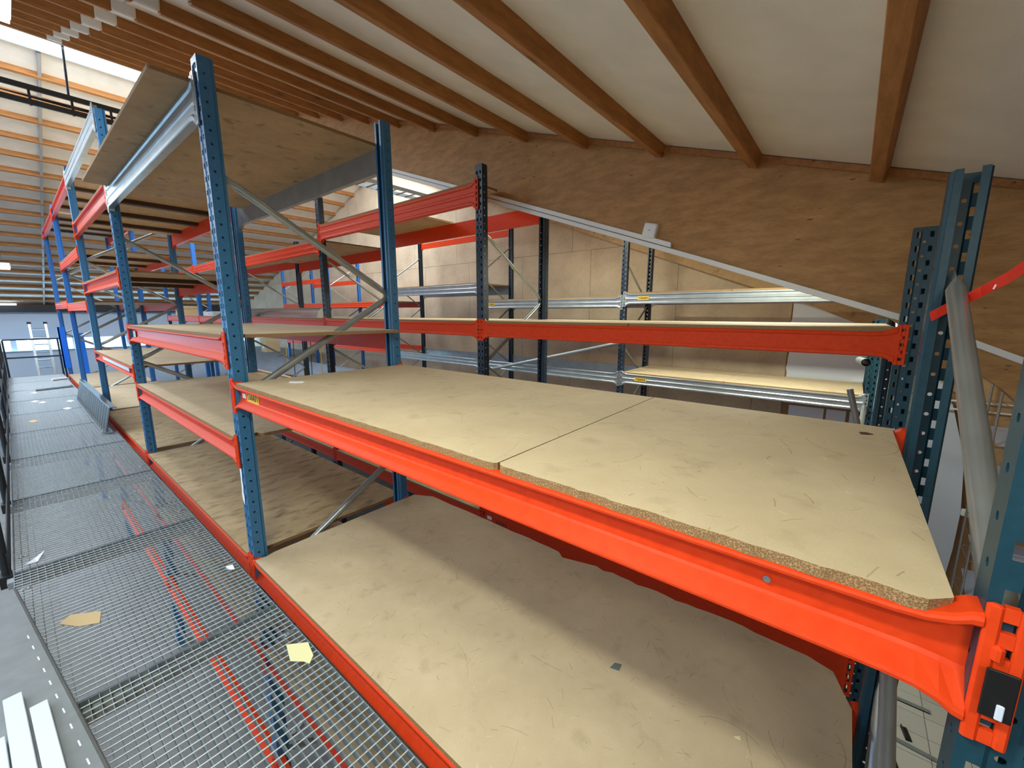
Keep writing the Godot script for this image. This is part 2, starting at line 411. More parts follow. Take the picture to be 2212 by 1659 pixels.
func bar_mesh(kind: String, h: float, length: float) -> ArrayMesh:   # along z, centred; outwards = -x; y from 0 to h
	var key := "bar %s %.3f %.3f" % [kind, h, length]
	if cache.has(key): return cache[key]
	var g := Geo.new(); var flat := profile(kind, h); var L := length / 2
	var secs := []
	for s in [[-L, 1.42], [-L + 0.01, 1.38], [-L + 0.025, 1.2], [-L + 0.05, 1.05], [-L + 0.085, 1.0], [L - 0.085, 1.0], [L - 0.05, 1.05], [L - 0.025, 1.2], [L - 0.01, 1.38], [L, 1.42]]:
		var loop := PackedVector3Array()
		for p in flat: loop.append(Vector3(-p.x, (p.y - h / 2) * s[1] + h / 2, s[0]))
		secs.append(loop)
	for i in secs.size(): secs[i].reverse()
	var rev := PackedVector2Array()
	for p in secs[0]: rev.append(Vector2(p.x, p.y))
	for i in secs.size():
		for j in secs[i].size():
			var q: Vector3 = secs[i][j]
			secs[i][j] = Vector3(-q.x, q.y, q.z)
	for j in rev.size(): rev[j].x = -rev[j].x
	# outwards is -x now: mirror so that the lips point to -x
	var out := []
	for sec in secs:
		var l2 := PackedVector3Array()
		for q in sec: l2.append(Vector3(-q.x, q.y, q.z))
		l2.reverse()
		out.append(l2)
	var fl := PackedVector2Array()
	for q in out[0]: fl.append(Vector2(q.x, q.y))
	if Geometry2D.is_polygon_clockwise(fl):
		for i in out.size(): out[i].reverse()
		fl.reverse()
	g.loft(out, fl)
	cache[key] = g.mesh()
	return cache[key]
func connector_mesh(h: float) -> ArrayMesh:   # lies against the post: x -0.012..0, z 0..0.04, around mid height h/2
	var key := "connector %.3f" % h
	if cache.has(key): return cache[key]
	var g := Geo.new(); var c := h / 2; var k := maxf(0.098, h * 0.76)
	g.bevel_box(Vector3(-0.0105, c - k, 0), Vector3(0, c + k, 0.015), 0.003); g.bevel_box(Vector3(-0.0105, c - k, 0.028), Vector3(0, c + k, 0.041), 0.003)
	var n := 5
	for i in n + 1:
		var y: float = lerpf(c - k, c + k - 0.02, float(i) / n)
		g.box(Vector3(-0.0085, y, 0.015), Vector3(0, y + 0.02, 0.028))
	for i in [1, 3]:
		var y: float = lerpf(c - k, c + k - 0.014, (i + 0.5) / n)
		g.bevel_box(Vector3(-0.015, y - 0.004, 0.010), Vector3(-0.003, y + 0.016, 0.022), 0.004)
	cache[key] = g.mesh()
	return cache[key]
const ORD := ["first", "second", "third", "fourth", "fifth"]
# one beam; facing -1 looks towards the walkway, +1 towards the wall; y is its upper edge
func beam(row: Dictionary, bay: int, level: String, y: float, facing: int, kind: String, h: float, mat: Material, colour: String) -> Node3D:
	var z0: float = FRAME_Z[bay] + HALF; var z1: float = FRAME_Z[bay - 1] - HALF
	var side: String = "walkway-facing side" if facing < 0 else "wall-facing side"
	var label := "%s beam, %s, %s, %s bay from taped frames, %s rack" % [colour, level, side, ORD[bay - 1], row.name]
	var x: float = row.xf - 0.012 if facing < 0 else row.xr + 0.012
	var t := thing("rack_beam", label, "rack crossbar", Vector3(x, y - h, (z0 + z1) / 2), 0.0 if facing < 0 else PI, "%s beams of the %s rack" % [colour, row.name])
	t.set_meta("kind", "thing")
	var L := z1 - z0
	part(t, "bar", bar_mesh(kind, h, L), mat)
	var off := 0.012
	part(t, "connector", connector_mesh(h), mat, Transform3D(Basis.IDENTITY, Vector3(off, 0, L / 2)))
	part(t, "connector", connector_mesh(h), mat, Transform3D(Basis(Vector3(1, 0, 0), Vector3(0, 1, 0), Vector3(0, 0, -1)), Vector3(off, 0, -L / 2)))
	return t
# ---------------------------------------------------------------- boards
func ragged(a: Vector2, b: Vector2, steps: int, depth: float, sd: int) -> Array:
	var r := RandomNumberGenerator.new(); r.seed = sd
	var out := []
	var nrm := (b - a).orthogonal().normalized()
	for i in steps + 1:
		out.append(a.lerp(b, float(i) / steps) + nrm * r.randf_range(-depth, depth))
	return out
func board_mesh(outline: PackedVector2Array, thick: float, bevel := 0.0015) -> ArrayMesh:   # outline in x, z; y from 0 to thick; three surfaces: top, edge, underside
	var flat := outline.duplicate()
	if not Geometry2D.is_polygon_clockwise(flat): flat.reverse()   # so that +y is up for x, z
	var top := Geo.new(); var edge := Geo.new(); var under := Geo.new()
	var ix := Geometry2D.triangulate_polygon(flat)
	for k in range(0, ix.size(), 3):
		var p := []
		for j in 3: p.append(Vector3(flat[ix[k + j]].x, thick, flat[ix[k + j]].y))
		if (p[1] - p[0]).cross(p[2] - p[0]).y < 0:
			var q = p[1]; p[1] = p[2]; p[2] = q
		top.tri(p[0], p[1], p[2])
		var dn := Vector3(0, -thick, 0)
		under.tri(p[0] + dn, p[2] + dn, p[1] + dn)
	for i in flat.size():
		var a := flat[i]; var b := flat[(i + 1) % flat.size()]
		edge.quad(Vector3(a.x, 0, a.y), Vector3(b.x, 0, b.y), Vector3(b.x, thick, b.y), Vector3(a.x, thick, a.y))
	var m := top.mesh(); edge.mesh(m); under.mesh(m)
	return m
func rect(x0: float, x1: float, z0: float, z1: float) -> PackedVector2Array:
	var r := 0.012
	return PackedVector2Array([Vector2(x0 + r, z0), Vector2(x1 - r, z0), Vector2(x1, z0 + r), Vector2(x1, z1 - r), Vector2(x1 - r, z1), Vector2(x0 + r, z1), Vector2(x0 + r * 0.3, z1 - r * 0.3), Vector2(x0, z1 - r), Vector2(x0, z0 + r), Vector2(x0 + r * 0.3, z0 + r * 0.3)])
func board(label: String, outline: PackedVector2Array, y: float, thick := 0.02, top: Material = null, group := "chipboard shelf boards") -> MeshInstance3D:
	if top == null: top = M.board
	var c := Vector2.ZERO
	for p in outline: c += p / outline.size()
	var loc := PackedVector2Array()
	for p in outline: loc.append(p - c)
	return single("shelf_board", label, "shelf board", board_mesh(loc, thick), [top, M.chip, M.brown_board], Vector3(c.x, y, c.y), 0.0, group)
# a shelf: front and rear beam and two boards
func shelf(row: Dictionary, bay: int, level: String, y: float, kind := "sigma", h := 0.113, mat: Material = null, colour := "orange", boards := 2, top: Material = null, rear := true) -> Node3D:
	if mat == null: mat = M.orange
	var front := beam(row, bay, level, y, -1, kind, h, mat, colour)
	if rear: beam(row, bay, level, y, 1, kind, h, mat, colour)
	var z0: float = FRAME_Z[bay] + HALF + 0.006; var z1: float = FRAME_Z[bay - 1] - HALF - 0.006
	for b in boards:
		var a: float = lerpf(z0, z1, float(b) / boards) + (0.002 if b > 0 else 0.0); var e: float = lerpf(z0, z1, (b + 1.0) / boards)
		var half: String = "whole width" if boards == 1 else ["half nearer the ladder wall", "half nearer the taped frames"][b]
		board("chipboard shelf, %s, %s, %s bay, %s rack" % [half, level, ORD[bay - 1], row.name], rect(row.xf - 0.004, row.xr + 0.004, a, e), y, 0.02, top)
	return front
func battens(row: Dictionary, bay: int, level: String, y: float, count: int):   # carriers under a shelf, across the rack
	var z0: float = FRAME_Z[bay] + HALF; var z1: float = FRAME_Z[bay - 1] - HALF
	for i in count:
		var z: float = lerpf(z0, z1, (i + 0.7) / (count + 0.4))
		var g := Geo.new()
		g.bevel_box(Vector3(-(row.xr - row.xf) / 2 + 0.038, -0.045, -0.045), Vector3((row.xr - row.xf) / 2 - 0.038, 0.0, 0.045), 0.004)
		single("shelf_batten", "dark timber batten under the %s shelf, %s bay, %s rack" % [level, ORD[bay - 1], row.name], "batten", g.mesh(), M.dark_timber, Vector3((row.xf + row.xr) / 2, y, z), 0.0, "battens under the %s shelf of the %s bay, %s rack" % [level, ORD[bay - 1], row.name])
# ---------------------------------------------------------------- tags
func lettering(s: String, height: float) -> TextMesh:
	var t := TextMesh.new()
	var f := SystemFont.new()
	f.font_names = PackedStringArray(["Droid Sans"]); f.font_weight = 700
	t.font = f; t.text = s; t.font_size = 64; t.pixel_size = height / 46.0; t.depth = 0.0006
	return t
func tag_plate(parent: Node3D, s: String, size: Vector2, where: Vector3, mat: Material, slope := 0.0):   # faces -x of its beam
	var g := Geo.new()
	g.box(Vector3(-0.001, -size.y / 2, -size.x / 2), Vector3(0.0, size.y / 2, size.x / 2))
	var p := part(parent, "tag", g.mesh(), mat, Transform3D(Basis(Vector3(0, 0, 1), slope), where), "tag reading " + s if s != "" else "small blank tag")
	if s != "":
		part(p, "lettering", lettering(s, size.y * 0.62), M.black, Transform3D(Basis(Vector3.UP, -PI / 2), Vector3(-0.0012, 0, 0)))
# ---------------------------------------------------------------- the scene
func _ready():
	rng.seed = 7
	# camera
	var cam := Camera3D.new()
	cam.name = "camera"; add_child(cam)
	cam.position = Vector3(0, EYE, 0); cam.rotation = Vector3(deg_to_rad(-9.865), deg_to_rad(-50.4745), 0)
	cam.fov = rad_to_deg(2.0 * atan(829.5 / 886.5)); cam.near = 0.02; cam.far = 80.0; cam.current = true
	# sky outside and exposure
	var we := WorldEnvironment.new()
	we.name = "world_environment"
	var env := Environment.new()
	env.background_mode = Environment.BG_COLOR; env.background_color = Color(0.75, 0.86, 1.0); env.background_energy_multiplier = 1.0
	env.tonemap_mode = Environment.TONE_MAPPER_LINEAR; env.tonemap_exposure = 1.22
	env.sdfgi_enabled = true; env.ssao_enabled = true; env.ssil_enabled = true
	we.environment = env; add_child(we)
	make_materials()
	daylight()
	shell()
	roof()
	walkway()
	front_rack()
	middle_rack()
	back_rack()
	fittings()
	loose_things()

# daylight enters through backlit translucent roof panels (ridge strip and rows over the open hall) and the window band in the far wall; strip lamps hang over the walkway
func area(size: Vector2, where: Vector3, basis: Basis, c: Color, energy: float):
	var a := AreaLight3D.new()
	a.area_size = size; a.light_color = c; a.light_energy = energy; a.area_range = 60.0; a.shadow_enabled = true
	a.transform = Transform3D(basis, where + Vector3(0, EYE, 0))
	add_child(a)
const DAY := Color(0.88, 0.94, 1.0)
const RIDGE := -10.6
func slope_basis(near: bool) -> Basis:   # x stays x, local y points along the slope, local z out of the ceiling downwards is -z of the light
	var ang := atan(ROOF_S)
	return Basis(Vector3(1, 0, 0), (ang if near else -ang))
func daylight():
	var pane := glow(Color(0.93, 0.97, 1.0), 1.6)
	pane.emission_energy_multiplier = 1.6
	# rooflight panels: [x0, x1, z0, z1, on the near slope]
	var spots := [[-8.6, -0.2, -8.15, -10.5, true], [-0.1, 7.2, -8.15, -10.5, true], [-4.6, -1.5, -5.4, -7.4, true], [-5.0, -1.7, 1.6, -3.6, true], [-8.4, -5.4, -1.5, -7.0, true], [-5.5, -1.5, -12.0, -16.0, false]]
	for i in spots.size():
		var s = spots[i]
		var near: bool = s[4]
		var zc: float = (s[2] + s[3]) / 2
		var y := roof_y(zc) - 0.03 if near else far_roof_y(zc) - 0.03
		var len: float = absf(s[3] - s[2]) * sqrt(1 + ROOF_S * ROOF_S)
		var t := structure("window_%d" % (i + 2))
		t.position += Vector3((s[0] + s[1]) / 2, y, zc)
		t.transform.basis = slope_basis(near)
		var g := Geo.new()
		g.box(Vector3(-(s[1] - s[0]) / 2, -0.01, -len / 2), Vector3((s[1] - s[0]) / 2, 0.01, len / 2))
		part(t, "pane", g.mesh(), pane)
		for e in [-1.0, 1.0]:
			var f := Geo.new()
			f.box(Vector3(-(s[1] - s[0]) / 2, -0.03, e * len / 2 - 0.025), Vector3((s[1] - s[0]) / 2, 0.02, e * len / 2 + 0.025))
			part(t, "rim", f.mesh(), M.white_steel)
		var b := slope_basis(near) * Basis(Vector3(1, 0, 0), -PI / 2)
		area(Vector2(s[1] - s[0], len), Vector3((s[0] + s[1]) / 2, y, zc) - slope_basis(near).y * 0.045, b, DAY, LIGHT[i])
const LIGHT := [28.0, 38.0, 13.0, 7.0, 9.0, 22.0]
func far_roof_y(z: float) -> float: return ROOF_A - ROOF_S * RIDGE + ROOF_S * (z - RIDGE)

func slab(parent: Node, called: String, lo: Vector3, hi: Vector3, mat: Material) -> MeshInstance3D:
	var g := Geo.new()
	g.box(lo, hi)
	return part(parent, called, g.mesh(), mat)
const XB := 7.3     # back wall
const XL := -9.0
const ZF := -22.7   # far wall
const ZN := 2.6
func shell():
	# ground floor: slab and the tiles seen between the racks
	var fl := structure("floor")
	slab(fl, "slab", Vector3(XL, GROUND - 0.2, ZF), Vector3(XB, GROUND - 0.012, ZN), M.concrete)
	slab(fl, "screed", Vector3(XL, GROUND - 0.012, ZF), Vector3(1.89, GROUND - 0.002, ZN), M.concrete)
	slab(fl, "screed", Vector3(1.89, GROUND - 0.012, ZF), Vector3(XB, GROUND - 0.002, -3.0), M.concrete)
	slab(fl, "grout_bed", Vector3(1.89, GROUND - 0.012, -3.0), Vector3(XB, GROUND - 0.004, ZN), M.grout)
	var s := 0.2575
	var g := Geo.new()
	g.bevel_box(Vector3(-s / 2 + 0.002, -0.012, -s / 2 + 0.002), Vector3(s / 2 - 0.002, 0, s / 2 - 0.002), 0.002)
	var tile := g.mesh()
	var n := 0
	for i in 21:
		for j in 21:
			var x := 1.89 + s * (i + 0.5); var z := -2.95 + s * (j + 0.5)
			if (x < 2.95 and z < 0.4) or (z > 0.2 and x < 5.4) or (x > 5.0 and z > 1.0):
				part(fl, "tile", tile, M.tiles[rng.randi() % 3], Transform3D(Basis.IDENTITY, Vector3(x, GROUND, z)))
				n += 1
	# back wall: hardboard panels on a backing
	var bw := structure("wall_back")
	slab(bw, "backing", Vector3(XB + 0.012, GROUND, ZF), Vector3(XB + 0.2, 5.0, ZN), M.brown_wall)
	var rows := [[GROUND, -1.32, 0.4], [-1.32, 1.19, 0.0], [1.19, 5.0, 0.42]]
	for r in rows:
		var z: float = -0.72 - r[2]
		if r[2] > 0.0: slab(bw, "panel", Vector3(XB, r[0] + 0.003, -0.72 - r[2] + 0.003), Vector3(XB + 0.012, r[1] - 0.003, -0.72), M.wall)
		while z > ZF:
			var z2 := maxf(z - 1.665, ZF)
			slab(bw, "panel", Vector3(XB, r[0] + 0.003, z2 + 0.003), Vector3(XB + 0.012, r[1] - 0.003, z - 0.003), M.wall)
			z = z2
	slab(bw, "panel", Vector3(XB, GROUND, -0.71), Vector3(XB + 0.012, 2.0, ZN), M.brown_wall)
	var ww := structure("trim_1")   # white boards fixed on the back wall, torn at one edge
	var outline := PackedVector2Array(ragged(Vector2(-0.70, -1.33), Vector2(-0.72, 0.6), 26, 0.012, 5) + [Vector2(0.98, 0.6), Vector2(0.98, -1.33)])
	var wg := Geo.new()
	wg.prism(outline, func(p, d): return Vector3(XB - d, p.y, p.x), 0.0, 0.006)
	part(ww, "panel", wg.mesh(), M.white_board)
	for q in [[-0.62, -0.20], [-0.17, 0.05], [0.09, 0.5], [0.53, 0.9]]:
		slab(ww, "panel", Vector3(XB - 0.02, GROUND, q[0]), Vector3(XB - 0.002, -1.36, q[1]), M.white_board)
	for y in [-0.94, -1.01, -1.08]:
		slab(ww, "rail", Vector3(XB - 0.045, y - 0.02, 0.06), Vector3(XB - 0.006, y + 0.02, 0.98), M.white)
	# far, left and near walls
	var fw := structure("wall_far")
	slab(fw, "lower_wall", Vector3(XL, GROUND, ZF - 0.2), Vector3(XB, -1.33, ZF), M.far_wall)
	slab(fw, "upper_wall", Vector3(XL, -0.93, ZF - 0.2), Vector3(XB, 0.6, ZF), M.far_wall)
	slab(fw, "window_sill", Vector3(XL, -1.36, ZF), Vector3(XB, -1.33, ZF + 0.12), M.far_wall)
	var fe := structure("trim_2")
	slab(fe, "eave_beam", Vector3(XL, 0.02, ZF), Vector3(XB, 0.28, ZF + 0.25), M.dark_steel)
	var lw := structure("wall_left")
	slab(lw, "panel", Vector3(XL - 0.2, GROUND, ZF), Vector3(XL, 5.0, ZN), M.far_wall)
	var nw := structure("wall_near")
	slab(nw, "panel", Vector3(XL, GROUND, ZN), Vector3(XB, 2.0, ZN + 0.2), M.brown_wall)
	# window band: backlit panes between mullions
	var wn := structure("window_1")
	var pane := glow(Color(0.80, 0.95, 1.0), 3.0)
	var x := XL
	while x < XB - 0.1:
		var x2 := minf(x + 1.5, XB)
		slab(wn, "pane", Vector3(x + 0.07, -1.33, ZF - 0.12), Vector3(x2 - 0.07, -0.93, ZF - 0.1), pane)
		slab(wn, "mullion", Vector3(x2 - 0.07, -1.33, ZF - 0.16), Vector3(x2 + 0.07, -0.93, ZF - 0.04), M.far_wall)
		x = x2
	area(Vector2(XB - XL - 0.3, 0.38), Vector3((XL + XB) / 2, -1.13, ZF - 0.08), Basis(Vector3.UP, PI), Color(0.66, 0.87, 1.0), 26.0)

func roof():
	var ang := atan(ROOF_S)
	var c := structure("ceiling")
	var step := 0.605; var k := step * sqrt(1 + ROOF_S * ROOF_S)
	var pz := []
	for i in range(-4, 14): pz.append(0.03 - step * i)
	# insulation panels between the purlins on the near slope, then the same on the far slope
	var pm := {}
	for span in [[XL, -5.0], [-5.0, -1.0], [-1.0, 0.795], [0.805, 3.18], [3.18, XB]]:
		var g := Geo.new()
		g.box(Vector3(span[0] + 0.002, 0.0, -k / 2 + 0.002), Vector3(span[1] - 0.002, 0.06, k / 2 - 0.002))
		pm[span[0]] = g.mesh()
	for z in pz:
		var zz: float = z - step / 2
		for x0 in pm:
			part(c, "panel", pm[x0], M.insulation, Transform3D(Basis(Vector3(1, 0, 0), ang), Vector3(0, roof_y(zz), zz)))
	# purlins: spruce, cut over the rack front, with white foam between the cut ends
	var meshes := []
	for span in [[XL, 0.735], [0.865, 3.12], [3.24, XB]]:
		var g := Geo.new()
		g.bevel_box(Vector3(span[0], -0.0, -0.031), Vector3(span[1], 0.078, 0.031), 0.004, Transform3D(Basis(Vector3(1, 0, 0), PI), Vector3.ZERO))
		meshes.append(g.mesh())
	var fb := Geo.new()
	fb.bevel_box(Vector3(0.735, 0.0, -0.04), Vector3(0.865, 0.07, 0.06), 0.01, Transform3D(Basis(Vector3(1, 0, 0), PI), Vector3.ZERO))
	for z in pz:
		var t := Transform3D(Basis(Vector3(1, 0, 0), ang), Vector3(0, roof_y(z) + 0.002, z))
		for m in meshes: part(c, "purlin", m, M.purlin, t)
		part(c, "foam_block", fb.mesh(), M.white_foam, t)
	# far slope
	var f := structure("ceiling_far")
	var mp := Geo.new(); mp.box(Vector3(XL, 0, -k / 2 + 0.002), Vector3(0.86, 0.06, k / 2 - 0.002))
	var mq := Geo.new(); mq.box(Vector3(0.90, 0, -k / 2 + 0.002), Vector3(XB, 0.06, k / 2 - 0.002))
	var pu := Geo.new(); pu.bevel_box(Vector3(XL, 0, -0.03), Vector3(XB, 0.1, 0.03), 0.004, Transform3D(Basis(Vector3(1, 0, 0), PI), Vector3.ZERO))
	var m1 := mp.mesh(); var m2 := mq.mesh(); var m3 := pu.mesh()
	var z := RIDGE
	while z > ZF:
		var zz := z - step / 2
		var t := Transform3D(Basis(Vector3(1, 0, 0), -ang), Vector3(0, far_roof_y(zz), zz))
		part(f, "panel", m1, M.insulation, t); part(f, "panel", m2, M.insulation, t)
		part(f, "purlin", m3, M.purlin, Transform3D(Basis(Vector3(1, 0, 0), -ang), Vector3(0, far_roof_y(z - step * 0.95), z - step * 0.95)))
		z -= step
	var jb := Geo.new()
	jb.box(Vector3(0.86, -0.10, ZF), Vector3(0.90, -0.005, RIDGE), Transform3D(Basis(Vector3(1, 0, 0), Vector3(0, 1, 0), Vector3(0, ROOF_S, 1)), Vector3(0, far_roof_y(0.0) , 0)))
	part(f, "joint_strip", jb.mesh(), M.grey_tag)
	var gap := Geo.new(); gap.box(Vector3(XL, roof_y(-8.1) - 0.02, -8.12), Vector3(XB, roof_y(-8.1) + 0.5, -8.06))
	part(c, "end_board", gap.mesh(), M.purlin)
	var cap := structure("trim_3")   # ridge cap and roof edges that close the roof
	slab(cap, "ridge_cap", Vector3(XL, roof_y(RIDGE) - 0.02, RIDGE - 0.2), Vector3(XB, roof_y(RIDGE) + 0.1, RIDGE + 0.15), M.white_foam)
	# laminated timber frame with a curved knee
	var gl := structure("trim_4")
	var low := [Vector2(-10.6, 3.76), Vector2(-6.0, 2.16), Vector2(-2.914, 1.075), Vector2(-0.908, 0.36), Vector2(0.15, -0.03), Vector2(0.30, -0.15), Vector2(0.42, -0.25), Vector2(0.542, -0.326), Vector2(0.613, -0.384), Vector2(0.685, -0.461), Vector2(0.85, -0.72), Vector2(1.0, -1.1), Vector2(1.07, -1.7), Vector2(1.1, GROUND), Vector2(1.75, GROUND), Vector2(1.75, 0.21), Vector2(-10.6, 4.193)]
	var gg := Geo.new()
	gg.prism(PackedVector2Array(low), func(p, d): return Vector3(d, p.y, p.x), 3.26, 3.1)
	part(gl, "frame_beam", gg.mesh(), M.timber)
	var lg := Geo.new()
	lg.prism(PackedVector2Array([Vector2(1.75, 0.175), Vector2(1.75, 0.211), Vector2(-8.0, 3.355), Vector2(-8.0, 3.319)]), func(p, d): return Vector3(d, p.y, p.x), 3.1, 3.075)
	part(gl, "ledger_strip", lg.mesh(), M.purlin)
	var wl := [Vector2(-10.6, 3.95), Vector2(-2.128, 0.716), Vector2(-1.192, 0.359), Vector2(-0.479, 0.093), Vector2(0.069, -0.164), Vector2(0.5, -0.45), Vector2(1.3, -1.2), Vector2(1.5, GROUND), Vector2(2.1, GROUND), Vector2(2.1, 0.1), Vector2(-10.6, 4.18)]
	var wg := Geo.new()
	wg.prism(PackedVector2Array(wl), func(p, d): return Vector3(d, p.y, p.x), XB - 0.01, XB - 0.12)
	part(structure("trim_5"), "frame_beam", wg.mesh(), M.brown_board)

func walkway():
	# galvanised grating panels on two channels, with end banding, deep bearing bars and twisted cross rods
	var x0 := -0.17; var x1 := 0.665
	var zs := [0.72, -0.69, -2.10, -3.50, -4.92, -6.32, -7.72, -9.12, -10.52, -11.92, -13.32, -14.55]
	var says := {0: "grating panel at the start of the walkway, under the grey steel sheets", 1: "grating panel beside the first bay, holding the pale card scrap", 2: "grating panel holding the tan cardboard scrap", 3: "grating panel with the folded white paper by its joint", 4: "grating panel just before the standing ribbed steel plank", 5: "grating panel under the front end of the ribbed plank", 6: "grating panel under the middle of the ribbed plank", 7: "grating panel under the ladder-side end of the ribbed plank", 8: "grating panel with two white slips by the railing", 9: "grating panel crossed by the short grey tube", 10: "last grating panel before the end railing"}
	for i in zs.size() - 1:
		var za: float = zs[i + 1] + 0.004; var zb: float = zs[i] - 0.004
		var L := zb - za
		var t := thing("grating_panel", says.get(i, "galvanised steel grating panel of the walkway"), "grating", Vector3((x0 + x1) / 2, -EYE, (za + zb) / 2), 0.0, "grating panels of the walkway")
		var key := "grating %.3f" % L
		if not cache.has(key):
			var hw := (x1 - x0) / 2; var b := Geo.new(); var r := Geo.new(); var f := Geo.new()
			var n := int((x1 - x0) / 0.0286)
			for j in range(1, n):
				var x: float = lerpf(-hw, hw, float(j) / n)
				b.box(Vector3(x - 0.0014, -0.03, -L / 2 + 0.004), Vector3(x + 0.0014, 0, L / 2 - 0.004))
			var m := int(L / 0.0341)
			for j in range(1, m):
				var z: float = lerpf(-L / 2, L / 2, float(j) / m)
				r.tube(Vector3(-hw, -0.001, z), Vector3(hw, -0.001, z), 0.0027, 6, false)
			for s in [-1.0, 1.0]:
				f.box(Vector3(-hw, -0.032, s * L / 2 - 0.002), Vector3(hw, 0.001, s * L / 2 + 0.002))
				f.box(Vector3(s * hw - 0.002, -0.032, -L / 2), Vector3(s * hw + 0.002, 0.001, L / 2))
			cache[key] = [b.mesh(), r.mesh(), f.mesh()]
		var bars := part(t, "bearing_bars", cache[key][0], M.grating); bars.set_meta("kind", "stuff")
		var rods := part(t, "cross_rods", cache[key][1], M.rod); rods.set_meta("kind", "stuff")
		part(t, "banding", cache[key][2], M.grating)
		if not cache.has("clip"):
			var g := Geo.new()
			g.bevel_box(Vector3(-0.018, 0.002, -0.014), Vector3(0.018, 0.007, 0.014), 0.003); g.tube(Vector3(0, 0.006, 0), Vector3(0, 0.011, 0), 0.006, 6)
			cache.clip = g.mesh()
		for s in [-1.0, 1.0]:
			for e in [-0.32, 0.36]:
				part(t, "clip", cache.clip, M.galv, Transform3D(Basis.IDENTITY, Vector3(s * 0.38, 0, e * L)))
	# steel that carries the walkway
	for i in zs.size():
		var g := Geo.new()
		var z: float = zs[i]
		g.bevel_box(Vector3(x0 - 0.03, -0.09, -0.03), Vector3(x1, -0.0335, 0.03), 0.002)
		single("walkway_bearer", "cross bearer of the walkway under " + ["the very start", "the sheet-steel channel", "the cardboard scrap's joint", "the folded paper's joint", "the joint past the folded paper", "the near end of the ribbed plank", "the ribbed plank's first joint", "the ribbed plank's second joint", "the two white slips", "the joint before the grey tube", "the joint past the grey tube", "the end railing"][i], "steel bearer", g.mesh(), M.bearer, Vector3(0, -EYE, z), 0.0, "bearers under the walkway")
	# railing on the open side
	var rl := thing("walkway_railing", "dark steel railing with toe board along the open side of the walkway", "railing", Vector3(-0.2, -EYE, 0))
	for z in [-3.6, -5.0, -6.7, -8.4, -10.1, -11.8, -13.5, -14.6]:
		var g := Geo.new()
		g.tube(Vector3(0, -0.1, z), Vector3(0, 0.86, z), 0.02, 10); g.box(Vector3(-0.03, -0.1, z - 0.04), Vector3(0.02, -0.03, z + 0.04))
		part(rl, "post", g.mesh(), M.dark_steel)
	for y in [0.43, 0.84]:
		var g := Geo.new(); g.tube(Vector3(0, y, -3.6), Vector3(0, y, -14.5), 0.018, 10); part(rl, "rail", g.mesh(), M.dark_steel)
	var tb := Geo.new(); tb.box(Vector3(0.012, -0.02, -14.6), Vector3(0.018, 0.1, -3.55)); part(rl, "toe_board", tb.mesh(), M.dark_steel)
	# end railing with the ladder behind it
	var er := thing("end_railing", "dark tube railing closing the end of the walkway before the ladder", "railing", Vector3(0.26, -EYE, -14.68))
	for x in [-0.42, 0.42, 0.47]:
		var g := Geo.new(); g.tube(Vector3(x, -0.1, 0), Vector3(x, 0.84, 0), 0.018, 10); part(er, "post", g.mesh(), M.dark_steel)
	for y in [0.43, 0.84]:
		var g := Geo.new(); g.tube(Vector3(-0.42, y, 0), Vector3(0.47, y, 0), 0.018, 10); part(er, "rail", g.mesh(), M.dark_steel)
	# grey deck between the middle and the back rack
	var dk := structure("floor_deck")
	slab(dk, "deck_sheet", Vector3(3.95, -1.49, -20.0), Vector3(5.6, -1.45, -3.4), M.deck)
	slab(dk, "deck_sheet", Vector3(5.6, -1.49, -20.0), Vector3(7.2, -1.45, -15.0), M.deck)
	slab(dk, "deck_edge", Vector3(3.86, -1.50, -20.0), Vector3(3.95, -1.44, -3.4), M.cardboard)
	for z in [-3.6, -6.5, -9.5, -12.5, -15.5, -18.5]:
		slab(dk, "deck_column", Vector3(4.6, GROUND, z - 0.05), Vector3(4.7, -1.49, z + 0.05), M.blue)
